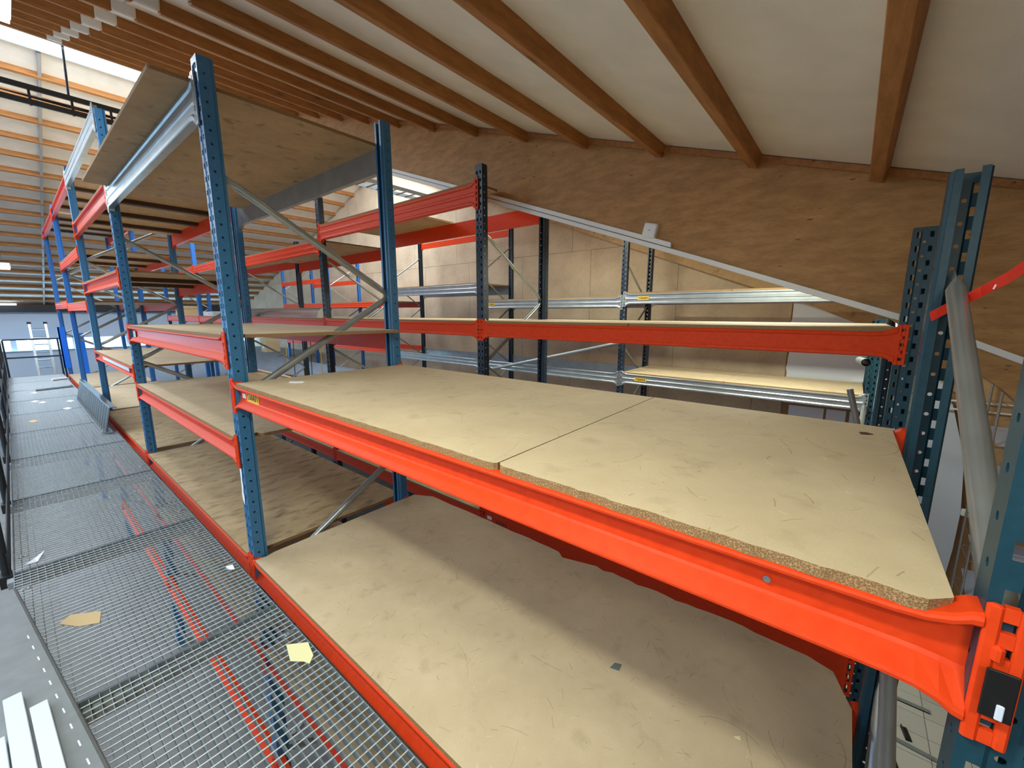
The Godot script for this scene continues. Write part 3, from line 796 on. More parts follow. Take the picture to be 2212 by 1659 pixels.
func front_rack():
	var row := {"name": "front", "xf": 0.745, "xr": 1.84, "paint": "blue", "tube": 0.0215}
	frame(row, 0, 0.62, 0.40, M.teal, true)
	frame(row, 1, 1.24, 1.28, M.blue, true)
	frame(row, 2, 1.84, 1.24, M.blue, true)
	frame(row, 3, 1.95, 1.75, M.blue, false)
	frame(row, 4, 1.92, 1.85, M.bright_blue, false)
	frame(row, 5, 1.88, 1.85, M.bright_blue, false)
	# first bay: the two shelves in the foreground
	var a := beam(row, 1, "second shelf up", -0.40, -1, "sigma", 0.113, M.orange, "orange")
	beam(row, 1, "second shelf up", -0.40, 1, "sigma", 0.113, M.orange, "orange")
	tag_plate(a, "134A01", Vector2(0.165, 0.054), Vector3(0.036, 0.066, -1.20), M.yellow)
	tag_plate(a, "", Vector2(0.05, 0.025), Vector3(0.036, 0.062, -1.325), M.white)
	var pin := Geo.new(); pin.bevel_box(Vector3(-0.0155, 0.012, 1.392), Vector3(-0.0115, 0.078, 1.42), 0.001)
	part(a, "locking_clip", pin.mesh(), M.black); 
	var pin2 := Geo.new(); pin2.bevel_box(Vector3(-0.019, 0.015, 1.405), Vector3(-0.0155, 0.035, 1.412), 0.001); part(a, "pin", pin2.mesh(), M.white_steel)
	var hole := Geo.new(); hole.tube(Vector3(0.030, 0.066, 1.15), Vector3(0.0302, 0.066, 1.15), 0.006, 12); part(a, "bolt", hole.mesh(), M.galv_bright)
	var far_half := PackedVector2Array(ragged(Vector2(0.741, -2.56), Vector2(0.741, -0.676), 60, 0.0022, 3) + [Vector2(0.752, -0.668), Vector2(1.822, -0.668), Vector2(1.822, -2.56)])
	board("smooth tan chipboard, ladder-side half of the shelf behind tag 134A01", far_half, -0.40)
	var near_half := PackedVector2Array([Vector2(1.826, -0.664), Vector2(0.756, -0.664)] + ragged(Vector2(0.741, -0.652), Vector2(0.738, 0.118), 40, 0.003, 4) + [Vector2(0.752, 0.132), Vector2(0.765, 0.145), Vector2(1.826, 0.135)])
	board("tan chipboard with chewed front edge beside the taped frame, level with tag 134A01", near_half, -0.40)
	# walkway level of the first bay: one wide board with a broken rear edge
	var lb := PackedVector2Array([Vector2(0.741, -2.60), Vector2(0.80, -2.585), Vector2(0.85, -2.60), Vector2(1.70, -2.60), Vector2(1.90, -2.595)] + ragged(Vector2(1.975, -2.45), Vector2(1.97, -1.25), 16, 0.004, 8) + [Vector2(1.93, -1.2)] + ragged(Vector2(1.975, -1.0), Vector2(2.0, -0.2), 16, 0.01, 9) + [Vector2(1.99, 0.0), Vector2(1.96, 0.09), Vector2(1.86, 0.125), Vector2(1.80, 0.15), Vector2(0.741, 0.158)])
	var low := beam(row, 1, "walkway level", -1.47, -1, "sigma", 0.113, M.orange, "orange")
	beam(row, 1, "walkway level", -1.47, 1, "sigma", 0.113, M.orange, "orange")
	board("wide tan chipboard with broken rear edge at walkway level beside the grating", lb, -1.47)
	# second bay
	shelf(row, 2, "walkway level", -1.47, "sigma", 0.113, M.orange, "orange", 0)
	board("stained brown chipboard at walkway level in the second bay", rect(0.741, 1.844, -5.525, -2.70), -1.47, 0.02, M.dirty_board)
	tag_plate(get_node("rack_beam_004"), "", Vector2(0.1, 0.035), Vector3(0.029, 0.071, -1.25), M.lime)
	shelf(row, 2, "second shelf up", -0.73, "sigma", 0.12, M.orange, "orange", 0)
	board("tan chipboard with rounded corner on the second bay's second shelf, front rack", PackedVector2Array([Vector2(0.741, -5.52), Vector2(0.741, -2.72), Vector2(0.752, -2.70), Vector2(0.862, -2.70), Vector2(0.868, -2.665), Vector2(0.885, -2.655), Vector2(1.4, -2.66), Vector2(1.755, -2.69), Vector2(1.844, -2.70), Vector2(1.844, -5.52)]), -0.73)
	var s3 := shelf(row, 2, "third shelf up", -0.14, "sigma", 0.135, M.orange, "orange", 0)
	board("skewed pale board poking through the second frame on the third shelf, front rack", PackedVector2Array([Vector2(0.741, -5.52), Vector2(0.741, -2.70), Vector2(0.83, -2.70), Vector2(0.83, -2.63), Vector2(1.755, -2.49), Vector2(1.755, -2.70), Vector2(1.844, -2.70), Vector2(1.844, -5.52)]), -0.14)
	tag_plate(s3, "", Vector2(0.12, 0.06), Vector3(0.028, 0.07, -1.28), M.grey_tag)
	beam(row, 2, "top shelf", 1.137, -1, "ribbed", 0.16, M.galv, "galvanised")
	beam(row, 2, "top shelf", 1.137, 1, "ribbed", 0.16, M.galv, "galvanised")
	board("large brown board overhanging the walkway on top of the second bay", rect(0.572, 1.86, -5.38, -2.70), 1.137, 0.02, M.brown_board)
	# third bay
	shelf(row, 3, "walkway level", -1.47, "sigma", 0.113, M.orange, "orange", 0)
	board("grimy chipboard at walkway level in the third bay", rect(0.741, 1.844, -8.46, -5.70), -1.47, 0.02, M.dirty_board)
	var s4 := shelf(row, 3, "second shelf up", -0.56, "sigma", 0.1, M.orange, "orange", 1)
	tag_plate(s4, "", Vector2(1.9, 0.05), Vector3(0.012, 0.065, 0.2), M.white_steel)
	shelf(row, 3, "third shelf up", 0.40, "sigma", 0.135, M.orange, "orange", 1)
	battens(row, 3, "third", 0.40, 2)
	shelf(row, 3, "fourth shelf up", 1.20, "sigma", 0.16, M.orange, "orange", 1)
	battens(row, 3, "fourth", 1.20, 3)
	beam(row, 3, "top shelf", 1.85, -1, "ribbed", 0.16, M.galv, "galvanised")
	beam(row, 3, "top shelf", 1.68, 1, "ribbed", 0.16, M.galv, "galvanised")
	# fourth and fifth bay
	for b in [4, 5]:
		shelf(row, b, "walkway level", -1.47, "sigma", 0.113, M.orange, "orange", 2)
		shelf(row, b, "second shelf up", 0.15 if b == 4 else 0.2, "ribbed", 0.12, M.orange, "orange", 1)
		if b == 4:
			shelf(row, b, "third shelf up", 0.89, "ribbed", 0.12, M.orange, "orange", 1)
			battens(row, 4, "third", 0.89, 2)
		shelf(row, b, "top shelf", 1.83 if b == 4 else 1.80, "sigma", 0.14, M.orange, "orange", 1)
		battens(row, b, "top", 1.83 if b == 4 else 1.80, 3)
	# shelves under the walkway, seen through the grating
	for b in [1, 2, 3]:
		shelf(row, b, "first level below the walkway", -2.08, "sigma", 0.13, M.orange, "orange", 2)
		beam(row, b, "second level below the walkway", -2.90, -1, "sigma", 0.13, M.orange, "orange")
	# torn sticker on the second frame
	var f: Node3D = get_node("rack_upright_001")
	var st := Geo.new()
	st.prism(PackedVector2Array(ragged(Vector2(-0.038, 2.66), Vector2(-0.03, 2.93), 8, 0.006, 15) + ragged(Vector2(-0.006, 2.86), Vector2(-0.012, 2.63), 8, 0.006, 16)), func(p, d): return Vector3(-d, p.y, p.x), 0.0003, 0.001)
	part(f, "sticker_rest", st.mesh(), M.paper)

func middle_rack():
	var row := {"name": "middle", "xf": 2.75, "xr": 3.77, "paint": "dark blue", "tube": 0.017}
	frame(row, 0, 0.39, 0.22, M.teal, true)
	frame(row, 1, 1.26, 1.22, M.navy, true)
	frame(row, 2, 1.48, 1.3, M.navy, true)
	frame(row, 3, 1.4, 1.35, M.navy, false)
	frame(row, 4, 1.5, 1.4, M.bright_blue, false)
	frame(row, 5, 1.5, 1.4, M.bright_blue, false)
	var lv := "chest-high shelf"
	shelf(row, 1, lv, -0.093, "flat", 0.123)
	shelf(row, 2, lv, -0.093, "flat", 0.123)
	# upper shelf of the second bay, its boards cut back round the timber frame
	var up := beam(row, 2, "top shelf", 1.11, -1, "ribbed", 0.17, M.orange, "orange")
	beam(row, 2, "top shelf", 1.11, 1, "ribbed", 0.17, M.orange, "orange")
	board("brown shelf board cut back round the timber frame, top of middle rack", PackedVector2Array([Vector2(2.746, -4.05), Vector2(3.06, -4.05), Vector2(3.06, -2.70), Vector2(2.746, -2.70)]), 1.11)
	board("brown shelf board beside the middle rack's third frame, top shelf", rect(2.746, 3.774, -5.52, -4.06), 1.11)
	shelf(row, 3, "top shelf", 0.94, "ribbed", 0.15)
	for b in [3, 4, 5]: shelf(row, b, lv, -0.093, "flat", 0.123)
	for b in [4, 5]: shelf(row, b, "top shelf", 1.0, "ribbed", 0.14)
	var lo := shelf(row, 1, "level below the walkway", -1.84, "flat", 0.24, M.orange, "orange", 0)
	tag_plate(lo, "46D03", Vector2(0.2, 0.055), Vector3(0.004, 0.085, -1.18), M.orange)
	tag_plate(lo, "", Vector2(0.06, 0.035), Vector3(0.004, 0.1, -1.33), M.paper)
	for b in [2, 3]: shelf(row, b, "level below the walkway", -1.96, "flat", 0.12)

func back_rack():
	var row := {"name": "back", "xf": 5.76, "xr": 6.76, "paint": "dark steel-blue", "tube": 0.015}
	frame(row, 0, -0.06, -0.1, M.teal, true)
	frame(row, 1, 1.15, 1.2, M.navy, true)
	frame(row, 2, 1.7, 1.7, M.navy, true)
	frame(row, 3, 1.9, 1.72, M.navy, false)
	frame(row, 4, 1.6, 1.6, M.bright_blue, false)
	frame(row, 5, 1.6, 1.6, M.bright_blue, false)
	var hi := "upper shelf"; var lo := "lower shelf"
	var a1 := shelf(row, 1, hi, 0.267, "ribbed", 0.145, M.galv, "galvanised")
	tag_plate(a1, "136A01", Vector2(0.16, 0.05), Vector3(-0.001, 0.08, -1.12), M.yellow)
	var b1 := shelf(row, 2, hi, 0.218, "ribbed", 0.14, M.galv, "galvanised")
	tag_plate(b1, "136B01", Vector2(0.16, 0.05), Vector3(-0.001, 0.075, -1.12), M.yellow)
	var a2 := shelf(row, 1, lo, -0.895, "ribbed", 0.15, M.galv, "galvanised")
	tag_plate(a2, "136A02", Vector2(0.18, 0.05), Vector3(-0.001, 0.08, -1.1), M.yellow)
	shelf(row, 2, lo, -0.906, "ribbed", 0.15, M.galv, "galvanised", 0)
	shelf(row, 3, hi, 0.54, "ribbed", 0.17, M.galv, "galvanised")
	shelf(row, 3, lo, -0.9, "ribbed", 0.15, M.galv, "galvanised", 0)
	beam(row, 3, "top shelf", 1.66, 1, "flat", 0.12, M.orange, "orange")
	for b in [4, 5]:
		shelf(row, b, lo, -0.85, "ribbed", 0.12, M.orange, "orange", 0)
		shelf(row, b, hi, 0.25, "ribbed", 0.12, M.orange, "orange", 1)
	shelf(row, 5, "top shelf", 0.95, "ribbed", 0.12, M.orange, "orange", 0)

func fittings():
	# white cable trunking along the timber frame
	var line := func(off: float, pts: Array, called: String, label: String):
		var g := Geo.new()
		for i in pts.size() - 1:
			var a: Vector2 = pts[i]; var b: Vector2 = pts[i + 1]
			g.loft([PackedVector3Array([Vector3(3.075, a.y + off, a.x), Vector3(3.1, a.y + off, a.x), Vector3(3.1, a.y + off + 0.034, a.x), Vector3(3.075, a.y + off + 0.034, a.x)]), PackedVector3Array([Vector3(3.075, b.y + off, b.x), Vector3(3.1, b.y + off, b.x), Vector3(3.1, b.y + off + 0.034, b.x), Vector3(3.075, b.y + off + 0.034, b.x)])], PackedVector2Array([Vector2(0, 0), Vector2(1, 0), Vector2(1, 1), Vector2(0, 1)]))
		single(called, label, "cable trunking", g.mesh(), M.white, Vector3.ZERO)
	line.call(0.0, [Vector2(-8.0, 2.855), Vector2(-6.0, 2.16), Vector2(-2.914, 1.075), Vector2(-0.908, 0.36), Vector2(0.221, -0.055), Vector2(0.405, -0.135), Vector2(0.655, -0.25), Vector2(1.0, -0.42)], "cable_trunking", "long white cable trunking along the lower edge of the timber frame")
	line.call(0.04, [Vector2(-8.0, 2.855), Vector2(-6.0, 2.16), Vector2(-2.914, 1.075), Vector2(-1.07, 0.418)], "cable_trunking", "shorter upper white trunking ending past the junction box")
	var jb := thing("junction_box", "square white junction box on the timber frame above the trunking", "junction box", Vector3(3.1, 0.592, -1.225))
	var tilt := Transform3D(Basis(Vector3(1, 0, 0), 0.24), Vector3.ZERO)
	var g := Geo.new(); g.bevel_box(Vector3(-0.05, 0.0, -0.05), Vector3(0.05, 0.045, 0.05), 0.008, tilt * Transform3D(Basis(Vector3(0, 0, 1), PI / 2), Vector3.ZERO)); part(jb, "case", g.mesh(), M.white)
	g = Geo.new(); g.tube(Vector3(-0.0455, 0, 0), Vector3(-0.046, 0, 0), 0.004, 8); part(jb, "screw", g.mesh(), M.black)
	for z in [0.0, 0.018]:
		g = Geo.new(); g.tube(Vector3(-0.012, -0.045, z - 0.01), Vector3(-0.012, -0.062, z - 0.013), 0.004, 8); part(jb, "cable", g.mesh(), M.white)
	# cable tray under the ridge over the walkway, on a threaded hanger
	var tr := thing("cable_tray", "dark cable tray with cables hung under the ridge over the walkway", "cable tray", Vector3(0, 2.64, -8.2))
	for y in [-0.06, 0.11]:
		g = Geo.new(); g.box(Vector3(-3.0, y - 0.032, -0.01), Vector3(1.9, y + 0.032, 0.015)); part(tr, "side_rail", g.mesh(), M.dark_steel)
	var xx := -2.8
	while xx < 1.9:
		g = Geo.new(); g.box(Vector3(xx - 0.012, -0.1, -0.012), Vector3(xx + 0.012, 0.13, 0.02)); part(tr, "rung", g.mesh(), M.dark_steel)
		xx += 0.37
	for k in 3:
		g = Geo.new(); g.path([Vector3(-3, 0.0 + 0.02 * k, 0.0), Vector3(-0.6, 0.03 - 0.02 * k, 0.004), Vector3(0.9, -0.01 + 0.015 * k, 0.0), Vector3(1.9, 0.02, 0.004)], 0.007, 6); part(tr, "cable", g.mesh(), M.black)
	g = Geo.new(); g.tube(Vector3(0.88, 0.12, 0), Vector3(0.90, roof_y(-8.2) - 2.64 - 0.06, 0.0), 0.014, 8); part(tr, "hanger", g.mesh(), M.dark_steel)
	var t2 := thing("wire_cable_tray", "pale wire cable tray under the ridge behind the middle rack", "cable tray", Vector3(6.2, 2.80, -8.6))
	for z in [-0.2, 0.2]:
		g = Geo.new(); g.box(Vector3(-1.3, -0.03, z - 0.01), Vector3(1.0, 0.05, z + 0.01)); part(t2, "side_rail", g.mesh(), M.galv)
	xx = -1.2
	while xx < 1.0:
		g = Geo.new(); g.box(Vector3(xx - 0.015, -0.03, -0.2), Vector3(xx + 0.015, -0.01, 0.2)); part(t2, "rung", g.mesh(), M.dark_steel)
		xx += 0.26
	# strip lamps hanging along the walkway, seen at the edge of the frame, and one on the far wall
	lamp(Vector3(0.06, 0.80, -12.0), 0.16, 0.32, "glaring hanging lamp over the far end of the walkway", 0.7)
	lamp(Vector3(-0.02, 1.75, -9.3), 0.3, 0.7, "glaring hanging lamp over the middle of the walkway", 0.8)
	lamp(Vector3(0.18, 2.16, -4.9), 0.24, 0.5, "hanging lamp near the roof at the cut purlins", 2.0)
	lamp(Vector3(-0.30, 0.92, -0.7), 0.14, 1.2, "strip lamp under the purlins beside the first bay", 4.6, LAMP)
	lamp(Vector3(-0.55, 0.60, 0.9), 0.14, 1.2, "strip lamp under the purlins at the very start of the walkway", 5.5, LAMP)
	for q in [[-0.6, "beside the taped frames"], [-3.4, "beside the second frames"]]:  # unseen lamps behind the timber frame, added to brighten the back wall
		lamp(Vector3(4.75, roof_y(q[0]) - 0.22, q[0]), 0.14, 1.2, "added strip lamp over the aisle behind the middle rack " + q[1], 7.0, LAMP)
	var fl := thing("strip_light", "short white strip light on the far wall under the eave", "strip light", Vector3(0.0, 0.28, -22.3))
	g = Geo.new(); g.box(Vector3(-0.6, -0.03, -0.04), Vector3(0.24, 0.03, 0.04)); part(fl, "tube", g.mesh(), glow(Color(0.95, 0.98, 1.0), 3.0))
	# blue guards on the last posts
	for q in [[Vector3(0.69, -1.30, -14.365), "bright blue plastic guard on the last front post by the railing"], [Vector3(0.97, -1.45, -14.20), "bright blue plastic guard standing on the last walkway-level board"]]:
		g = Geo.new()
		for s in [-1.0, 1.0]: g.bevel_box(Vector3(0.0, 0, s * 0.052 - 0.006), Vector3(0.12, 0.97, s * 0.052 + 0.006), 0.003)
		g.bevel_box(Vector3(0.0, 0, -0.058), Vector3(0.03, 0.97, 0.058), 0.003)
		single("post_guard", q[1], "post guard", g.mesh(), M.blue_plastic, q[0])
	# ladder against the far wall
	var ld := thing("ladder", "aluminium ladder with dark feet leaning on the far wall behind the end railing", "ladder", Vector3(0.62, GROUND, -21.6))
	var lean := Transform3D(Basis(Vector3(1, 0, 0), -0.16), Vector3.ZERO)
	for s in [-1.0, 1.0]:
		g = Geo.new(); g.bevel_box(Vector3(s * 0.19 - 0.035, 0, -0.02), Vector3(s * 0.19 + 0.035, 3.42, 0.02), 0.006, lean); part(ld, "stile", g.mesh(), M.galv_bright)
		g = Geo.new(); g.bevel_box(Vector3(s * 0.19 - 0.05, 3.40, -0.03), Vector3(s * 0.19 + 0.05, 3.47, 0.03), 0.008, lean); part(ld, "end_cap", g.mesh(), M.black)
	for k in 12:
		g = Geo.new(); g.tube(lean * Vector3(-0.19, 0.25 + 0.27 * k, 0), lean * Vector3(0.19, 0.25 + 0.27 * k, 0), 0.018, 8); part(ld, "rung", g.mesh(), M.galv_bright)
const LAMP := Color(0.98, 1.0, 0.91)
func lamp(where: Vector3, w: float, len: float, label: String, energy: float, c := Color(0.95, 0.98, 1.0)):
	var t := thing("hanging_lamp", label, "lamp", where)
	var g := Geo.new(); g.bevel_box(Vector3(-w / 2 - 0.01, 0.012, -len / 2 - 0.01), Vector3(w / 2 + 0.01, 0.08, len / 2 + 0.01), 0.01); part(t, "housing", g.mesh(), M.white_steel)
	g = Geo.new(); g.box(Vector3(-w / 2, -0.02, -len / 2), Vector3(w / 2, 0.012, len / 2)); part(t, "diffuser", g.mesh(), glow(c, 4.0))
	var top := (roof_y(where.z) if where.z > RIDGE else far_roof_y(where.z)) - where.y
	for s in [-0.4, 0.4]:
		g = Geo.new(); g.tube(Vector3(0, 0.075, s * len), Vector3(0, top, s * len), 0.003, 6); part(t, "suspension", g.mesh(), M.dark_steel)
	area(Vector2(w, len), where + Vector3(0, -0.025, 0), Basis(Vector3(1, 0, 0), -PI / 2), c, energy)

func scrap(called: String, label: String, cat: String, pts: Array, y: float, mat: Material, lift := 0.0):
	var c := Vector2.ZERO
	for p in pts: c += p / pts.size()
	var flat := PackedVector2Array()
	for p in pts: flat.append(p - c)
	if not Geometry2D.is_polygon_clockwise(flat): flat.reverse()
	var g := Geo.new()
	g.prism(flat, func(p, d): return Vector3(p.x, d + lift * absf(p.x) * 4.0, p.y), 0.002, 0.0)
	single(called, label, cat, g.mesh(), mat, Vector3(c.x, y, c.y))
func loose_things():
	var V := func(a, b): return Vector2(a, b)
	var gy := -EYE + 0.004
	scrap("cardboard_scrap", "tan cardboard scrap lying on the walkway grating", "cardboard", [V.call(-0.039, -2.735), V.call(0.002, -2.78), V.call(0.10, -2.70), V.call(0.085, -2.60), V.call(0.02, -2.64)], gy, M.cardboard)
	scrap("paper_scrap", "folded white paper beside the railing on the grating", "paper", [V.call(-0.13, -3.52), V.call(-0.09, -3.62), V.call(-0.045, -3.66), V.call(-0.08, -3.55)], gy, M.paper, 0.1)
	scrap("card_scrap", "pale yellow card scrap at the grating edge beside the first bay", "card", [V.call(0.565, -1.675), V.call(0.59, -1.78), V.call(0.658, -1.72), V.call(0.64, -1.63), V.call(0.61, -1.60), V.call(0.60, -1.63)], gy, M.pale_card)
	scrap("paper_scrap", "small torn white paper on the grating below the second post", "paper", [V.call(0.60, -2.58), V.call(0.605, -2.63), V.call(0.635, -2.61), V.call(0.63, -2.56), V.call(0.615, -2.59)], gy, M.paper, 0.2)
	var bits := [[0.394, -9.15], [0.473, -9.9], [0.10, -10.3], [0.175, -10.1], [0.12, -11.4], [0.03, -8.4]]
	var says := ["small white slip on the walkway before the ribbed steel plank", "small white slip on the walkway beside the ribbed steel plank", "white slip by the railing posts far along the walkway", "long white strip far along the walkway near the railing", "small slip at the toe board far along the walkway", "brown slip at the toe board midway along the walkway"]
	for i in bits.size():
		var b = bits[i]
		scrap("paper_slip", says[i], "paper", [V.call(b[0] - 0.05, b[1]), V.call(b[0], b[1] - 0.12), V.call(b[0] + 0.05, b[1] + 0.02), V.call(b[0], b[1] + 0.1)], gy, M.paper if i < 5 else M.cardboard)
	scrap("paper_label", "little white paper label lying on the shelf beside tag 134A01", "paper", [V.call(0.935, -2.36), V.call(0.955, -2.40), V.call(1.01, -2.33), V.call(0.985, -2.30), V.call(0.955, -2.32)], -0.38, M.paper)
	scrap("wood_chip", "dark wood chip on the chewed tan shelf beside the taped frame", "wood chip", [V.call(1.67, 0.055), V.call(1.695, 0.05), V.call(1.705, 0.068), V.call(1.69, 0.085), V.call(1.675, 0.07)], -0.38, M.dark_timber)
	scrap("plastic_chip", "small grey-green plastic chip on the wide walkway-level board", "plastic chip", [V.call(1.395, -0.625), V.call(1.43, -0.62), V.call(1.44, -0.595), V.call(1.405, -0.59)], -1.45, M.slate)
	scrap("wood_chip", "tiny pale splinter on the wide walkway-level board", "wood chip", [V.call(1.41, -0.165), V.call(1.425, -0.15), V.call(1.412, -0.145)], -1.45, M.pale_card)
	# ribbed steel plank standing on the grating against the bottom beam
	var pk := thing("steel_plank", "ribbed galvanised scaffold plank standing on edge on the walkway", "steel plank", Vector3(0.575, -EYE + 0.024, -8.45))
	var tl := Transform3D(Basis(Vector3(0, 0, 1), -0.22), Vector3.ZERO)
	var L := 1.65
	var g := Geo.new(); g.box(Vector3(-0.006, 0.012, -L), Vector3(0.0, 0.30, L), tl); part(pk, "face", g.mesh(), M.dark_steel)
	for q in [[-0.045, 0.0], [-0.045, 0.30]]:
		g = Geo.new(); g.bevel_box(Vector3(q[0] + (0.0 if q[1] < 0.1 else 0.03), q[1], -L), Vector3(q[0] + 0.10, q[1] + 0.012, L), 0.002, tl); part(pk, "flange", g.mesh(), M.galv_bright)
	for k in 17:
		g = Geo.new(); g.tube(tl * Vector3(-0.006, 0.02, lerpf(-L + 0.1, L - 0.1, k / 16.0)), tl * Vector3(-0.006, 0.295, lerpf(-L + 0.1, L - 0.1, k / 16.0)), 0.006, 6); part(pk, "rib", g.mesh(), M.galv)
	g = Geo.new(); g.tube(Vector3(-0.3, 0, 0.06), Vector3(0.18, 0, -0.06), 0.02, 10); single("steel_tube", "short grey tube lying across the walkway beyond the steel plank", "tube", g.mesh(), M.galv, Vector3(0.45, -EYE + 0.022, -11.7))
	g = Geo.new(); g.tube(Vector3(-0.1, 0, 0.06), Vector3(0.12, 0, -0.06), 0.03, 10); single("white_tube", "stubby white tube lying by the last bay of the front rack", "tube", g.mesh(), M.white, Vector3(0.52, -EYE + 0.032, -13.2))
	# long profiles lying along the open edge: a slotted grey channel and three white angle bars on it
	var sh := thing("slotted_channel", "long mottled grey slotted steel channel lying along the open walkway edge", "steel channel", Vector3(0.20, -EYE + 0.012, 0.0), 0.113)
	g = Geo.new()
	g.prism(PackedVector2Array([Vector2(-0.42, 0.0), Vector2(0.0, 0.0), Vector2(0.0, 0.066), Vector2(-0.004, 0.074), Vector2(-0.012, 0.078), Vector2(-0.42, 0.078)]), func(p, d): return Vector3(p.x, p.y, d), -3.12, 0.5)
	part(sh, "body", g.mesh(), M.galv_dull)
	for k in 22:
		g = Geo.new(); g.box(Vector3(-0.036, 0.077, -2.6 + 0.1 * k), Vector3(-0.032, 0.0785, -2.57 + 0.1 * k)); part(sh, "slot", g.mesh(), M.paper)  # white colour stands in for light shining up through the slits
	var at := [[Vector3(-0.19, -1.358, -2.15), 0.045, "white angle bar in the middle of the three on the grey channel"], [Vector3(-0.131, -1.358, -2.035), 0.043, "white angle bar nearest the grating on the grey channel"], [Vector3(-0.228, -1.358, -1.95), 0.045, "white angle bar outermost on the grey channel"]]
	for q in at:
		var e := Geo.new(); var w: float = q[1]
		e.prism(PackedVector2Array([Vector2(0, 0), Vector2(0.003, 0), Vector2(0.003, 0.021), Vector2(w - 0.003, 0.021), Vector2(w - 0.003, 0), Vector2(w, 0), Vector2(w, 0.022), Vector2(w - 0.002, 0.024), Vector2(0.002, 0.024), Vector2(0, 0.022)]), func(p, d): return Vector3(p.x, p.y, d), 0.0, 2.2)
		single("angle_bar", q[2], "angle bar", e.mesh(), M.white_steel, q[0], 0.058, "white angle bars on the grey channel")
	# barrier tape round the end frame
	var tp := thing("barrier_tape", "red and white barrier tape tied round the end frame's brace", "barrier tape", Vector3(1.70, 0, 0.18))
	var pts := [Vector3(0.0, -0.012, -0.012), Vector3(0.0, 0.012, 0.018), Vector3(-0.02, 0.03, 0.042), Vector3(-0.05, 0.055, 0.07), Vector3(-0.12, 0.085, 0.10), Vector3(-0.25, 0.135, 0.13), Vector3(-0.45, 0.2, 0.19)]
	for i in pts.size() - 1:
		var u := Vector3(-0.004, 0.013, -0.004); var e := Geo.new()
		var off := Vector3(-0.0015, 0, 0)
		e.quad(pts[i] - u, pts[i] + u, pts[i + 1] + u, pts[i + 1] - u); e.quad(pts[i] - u + off, pts[i + 1] - u + off, pts[i + 1] + u + off, pts[i] + u + off)
		part(tp, "strip", e.mesh(), M.tape)
	for k in [0.25, 0.5, 0.8]:
		var i := int(k * 6); var e := Geo.new(); var p: Vector3 = pts[i].lerp(pts[i + 1], 0.5)
		e.tube(p + Vector3(-0.004, -0.011, 0.0), p + Vector3(-0.004, 0.011, 0.006), 0.0022, 6); part(tp, "white_print", e.mesh(), M.tape_white)
	# further braces on the end frames, and a long tube brace across the back rack
	g = Geo.new(); g.tube(Vector3(1.07, 2.55, 0.006), Vector3(0.65, 1.37, 0.006), 0.02, 14); part(get_node("rack_upright"), "steep_brace", g.mesh(), M.galv_bright)
	g = Geo.new()
	for r in [0.027, 0.021]: g.tube(Vector3(1.10, 3.40, -0.115), Vector3(2.0, 3.34, -0.14), r, 14, false)
	part(get_node("rack_upright_006"), "open_tube", g.mesh(), M.galv, Transform3D.IDENTITY, "open-ended tube seen end on")
	g = Geo.new(); g.tube(Vector3(-1.56, 3.15, -0.18), Vector3(-1.56, 2.79, -0.08), 0.022, 14); g.tube(Vector3(-1.56, 2.79, -0.08), Vector3(0.0, 2.75, -0.03), 0.02, 14); part(get_node("rack_upright_012"), "bent_tube", g.mesh(), M.galv)
	g = Geo.new(); g.tube(Vector3(0, 0, 0), Vector3(0.0, 0.70, 2.93), 0.028, 14); single("row_brace", "long grey tube brace slanting across the back rack's second bay", "tube", g.mesh(), M.galv, Vector3(5.69, -1.14, -5.575))
	# sheet-metal duct on the middle rack
	var dg := Geo.new(); var fl := PackedVector2Array()
	for i in 13:
		var a := PI * i / 12.0
		fl.append(Vector2(cos(a) * 0.13, sin(a) * 0.15))
	dg.prism(fl, func(p, d): return Vector3(p.x, p.y, d), -1.85, 1.85)
	single("metal_duct", "long bright sheet-metal half duct lying on the middle rack", "duct", dg.mesh(), M.galv_bright, Vector3(3.0, -0.073, -7.9))
	# boxes and rods in the background
	for q in [[Vector3(2.95, -0.073, -13.2), Vector3(0.4, 0.24, 0.5), M.cardboard, "cardboard box with a lid on the middle rack's last bay"], [Vector3(3.3, -0.073, -12.3), Vector3(0.35, 0.1, 0.9), M.white_steel, "low pale box beside the cardboard box on the middle rack"], [Vector3(6.2, -1.45, -17.0), Vector3(0.5, 0.5, 0.5), M.cardboard, "cardboard box standing on the grey deck"]]:
		var bt := thing("storage_box", q[3], "box", q[0]); var s: Vector3 = q[1]
		g = Geo.new(); g.bevel_box(Vector3(-s.x / 2, 0, -s.z / 2), Vector3(s.x / 2, s.y * 0.75, s.z / 2), 0.006); part(bt, "body", g.mesh(), q[2])
		g = Geo.new(); g.bevel_box(Vector3(-s.x / 2 - 0.008, s.y * 0.7, -s.z / 2 - 0.008), Vector3(s.x / 2 + 0.008, s.y, s.z / 2 + 0.008), 0.01); part(bt, "lid", g.mesh(), q[2])
		g = Geo.new(); g.box(Vector3(-s.x / 2 - 0.002, s.y * 0.25, -0.06), Vector3(-s.x / 2, s.y * 0.5, 0.06)); part(bt, "sticker", g.mesh(), M.paper)
	var rk := thing("rod_stand", "thin pale rods standing on the grey deck edge", "rod stand", Vector3(3.98, -1.45, -8.0))
	for k in 6:
		g = Geo.new(); g.tube(Vector3(0.02 * (k % 2), 0, -0.42 * k), Vector3(0.02, 1.35, -0.42 * k + 0.05), 0.008, 6); part(rk, "rod", g.mesh(), M.yellow if k % 2 else M.dark_timber)
	g = Geo.new(); g.box(Vector3(0.0, 0.0, -2.2), Vector3(0.05, 0.02, 0.1)); part(rk, "foot_rail", g.mesh(), M.dark_timber)
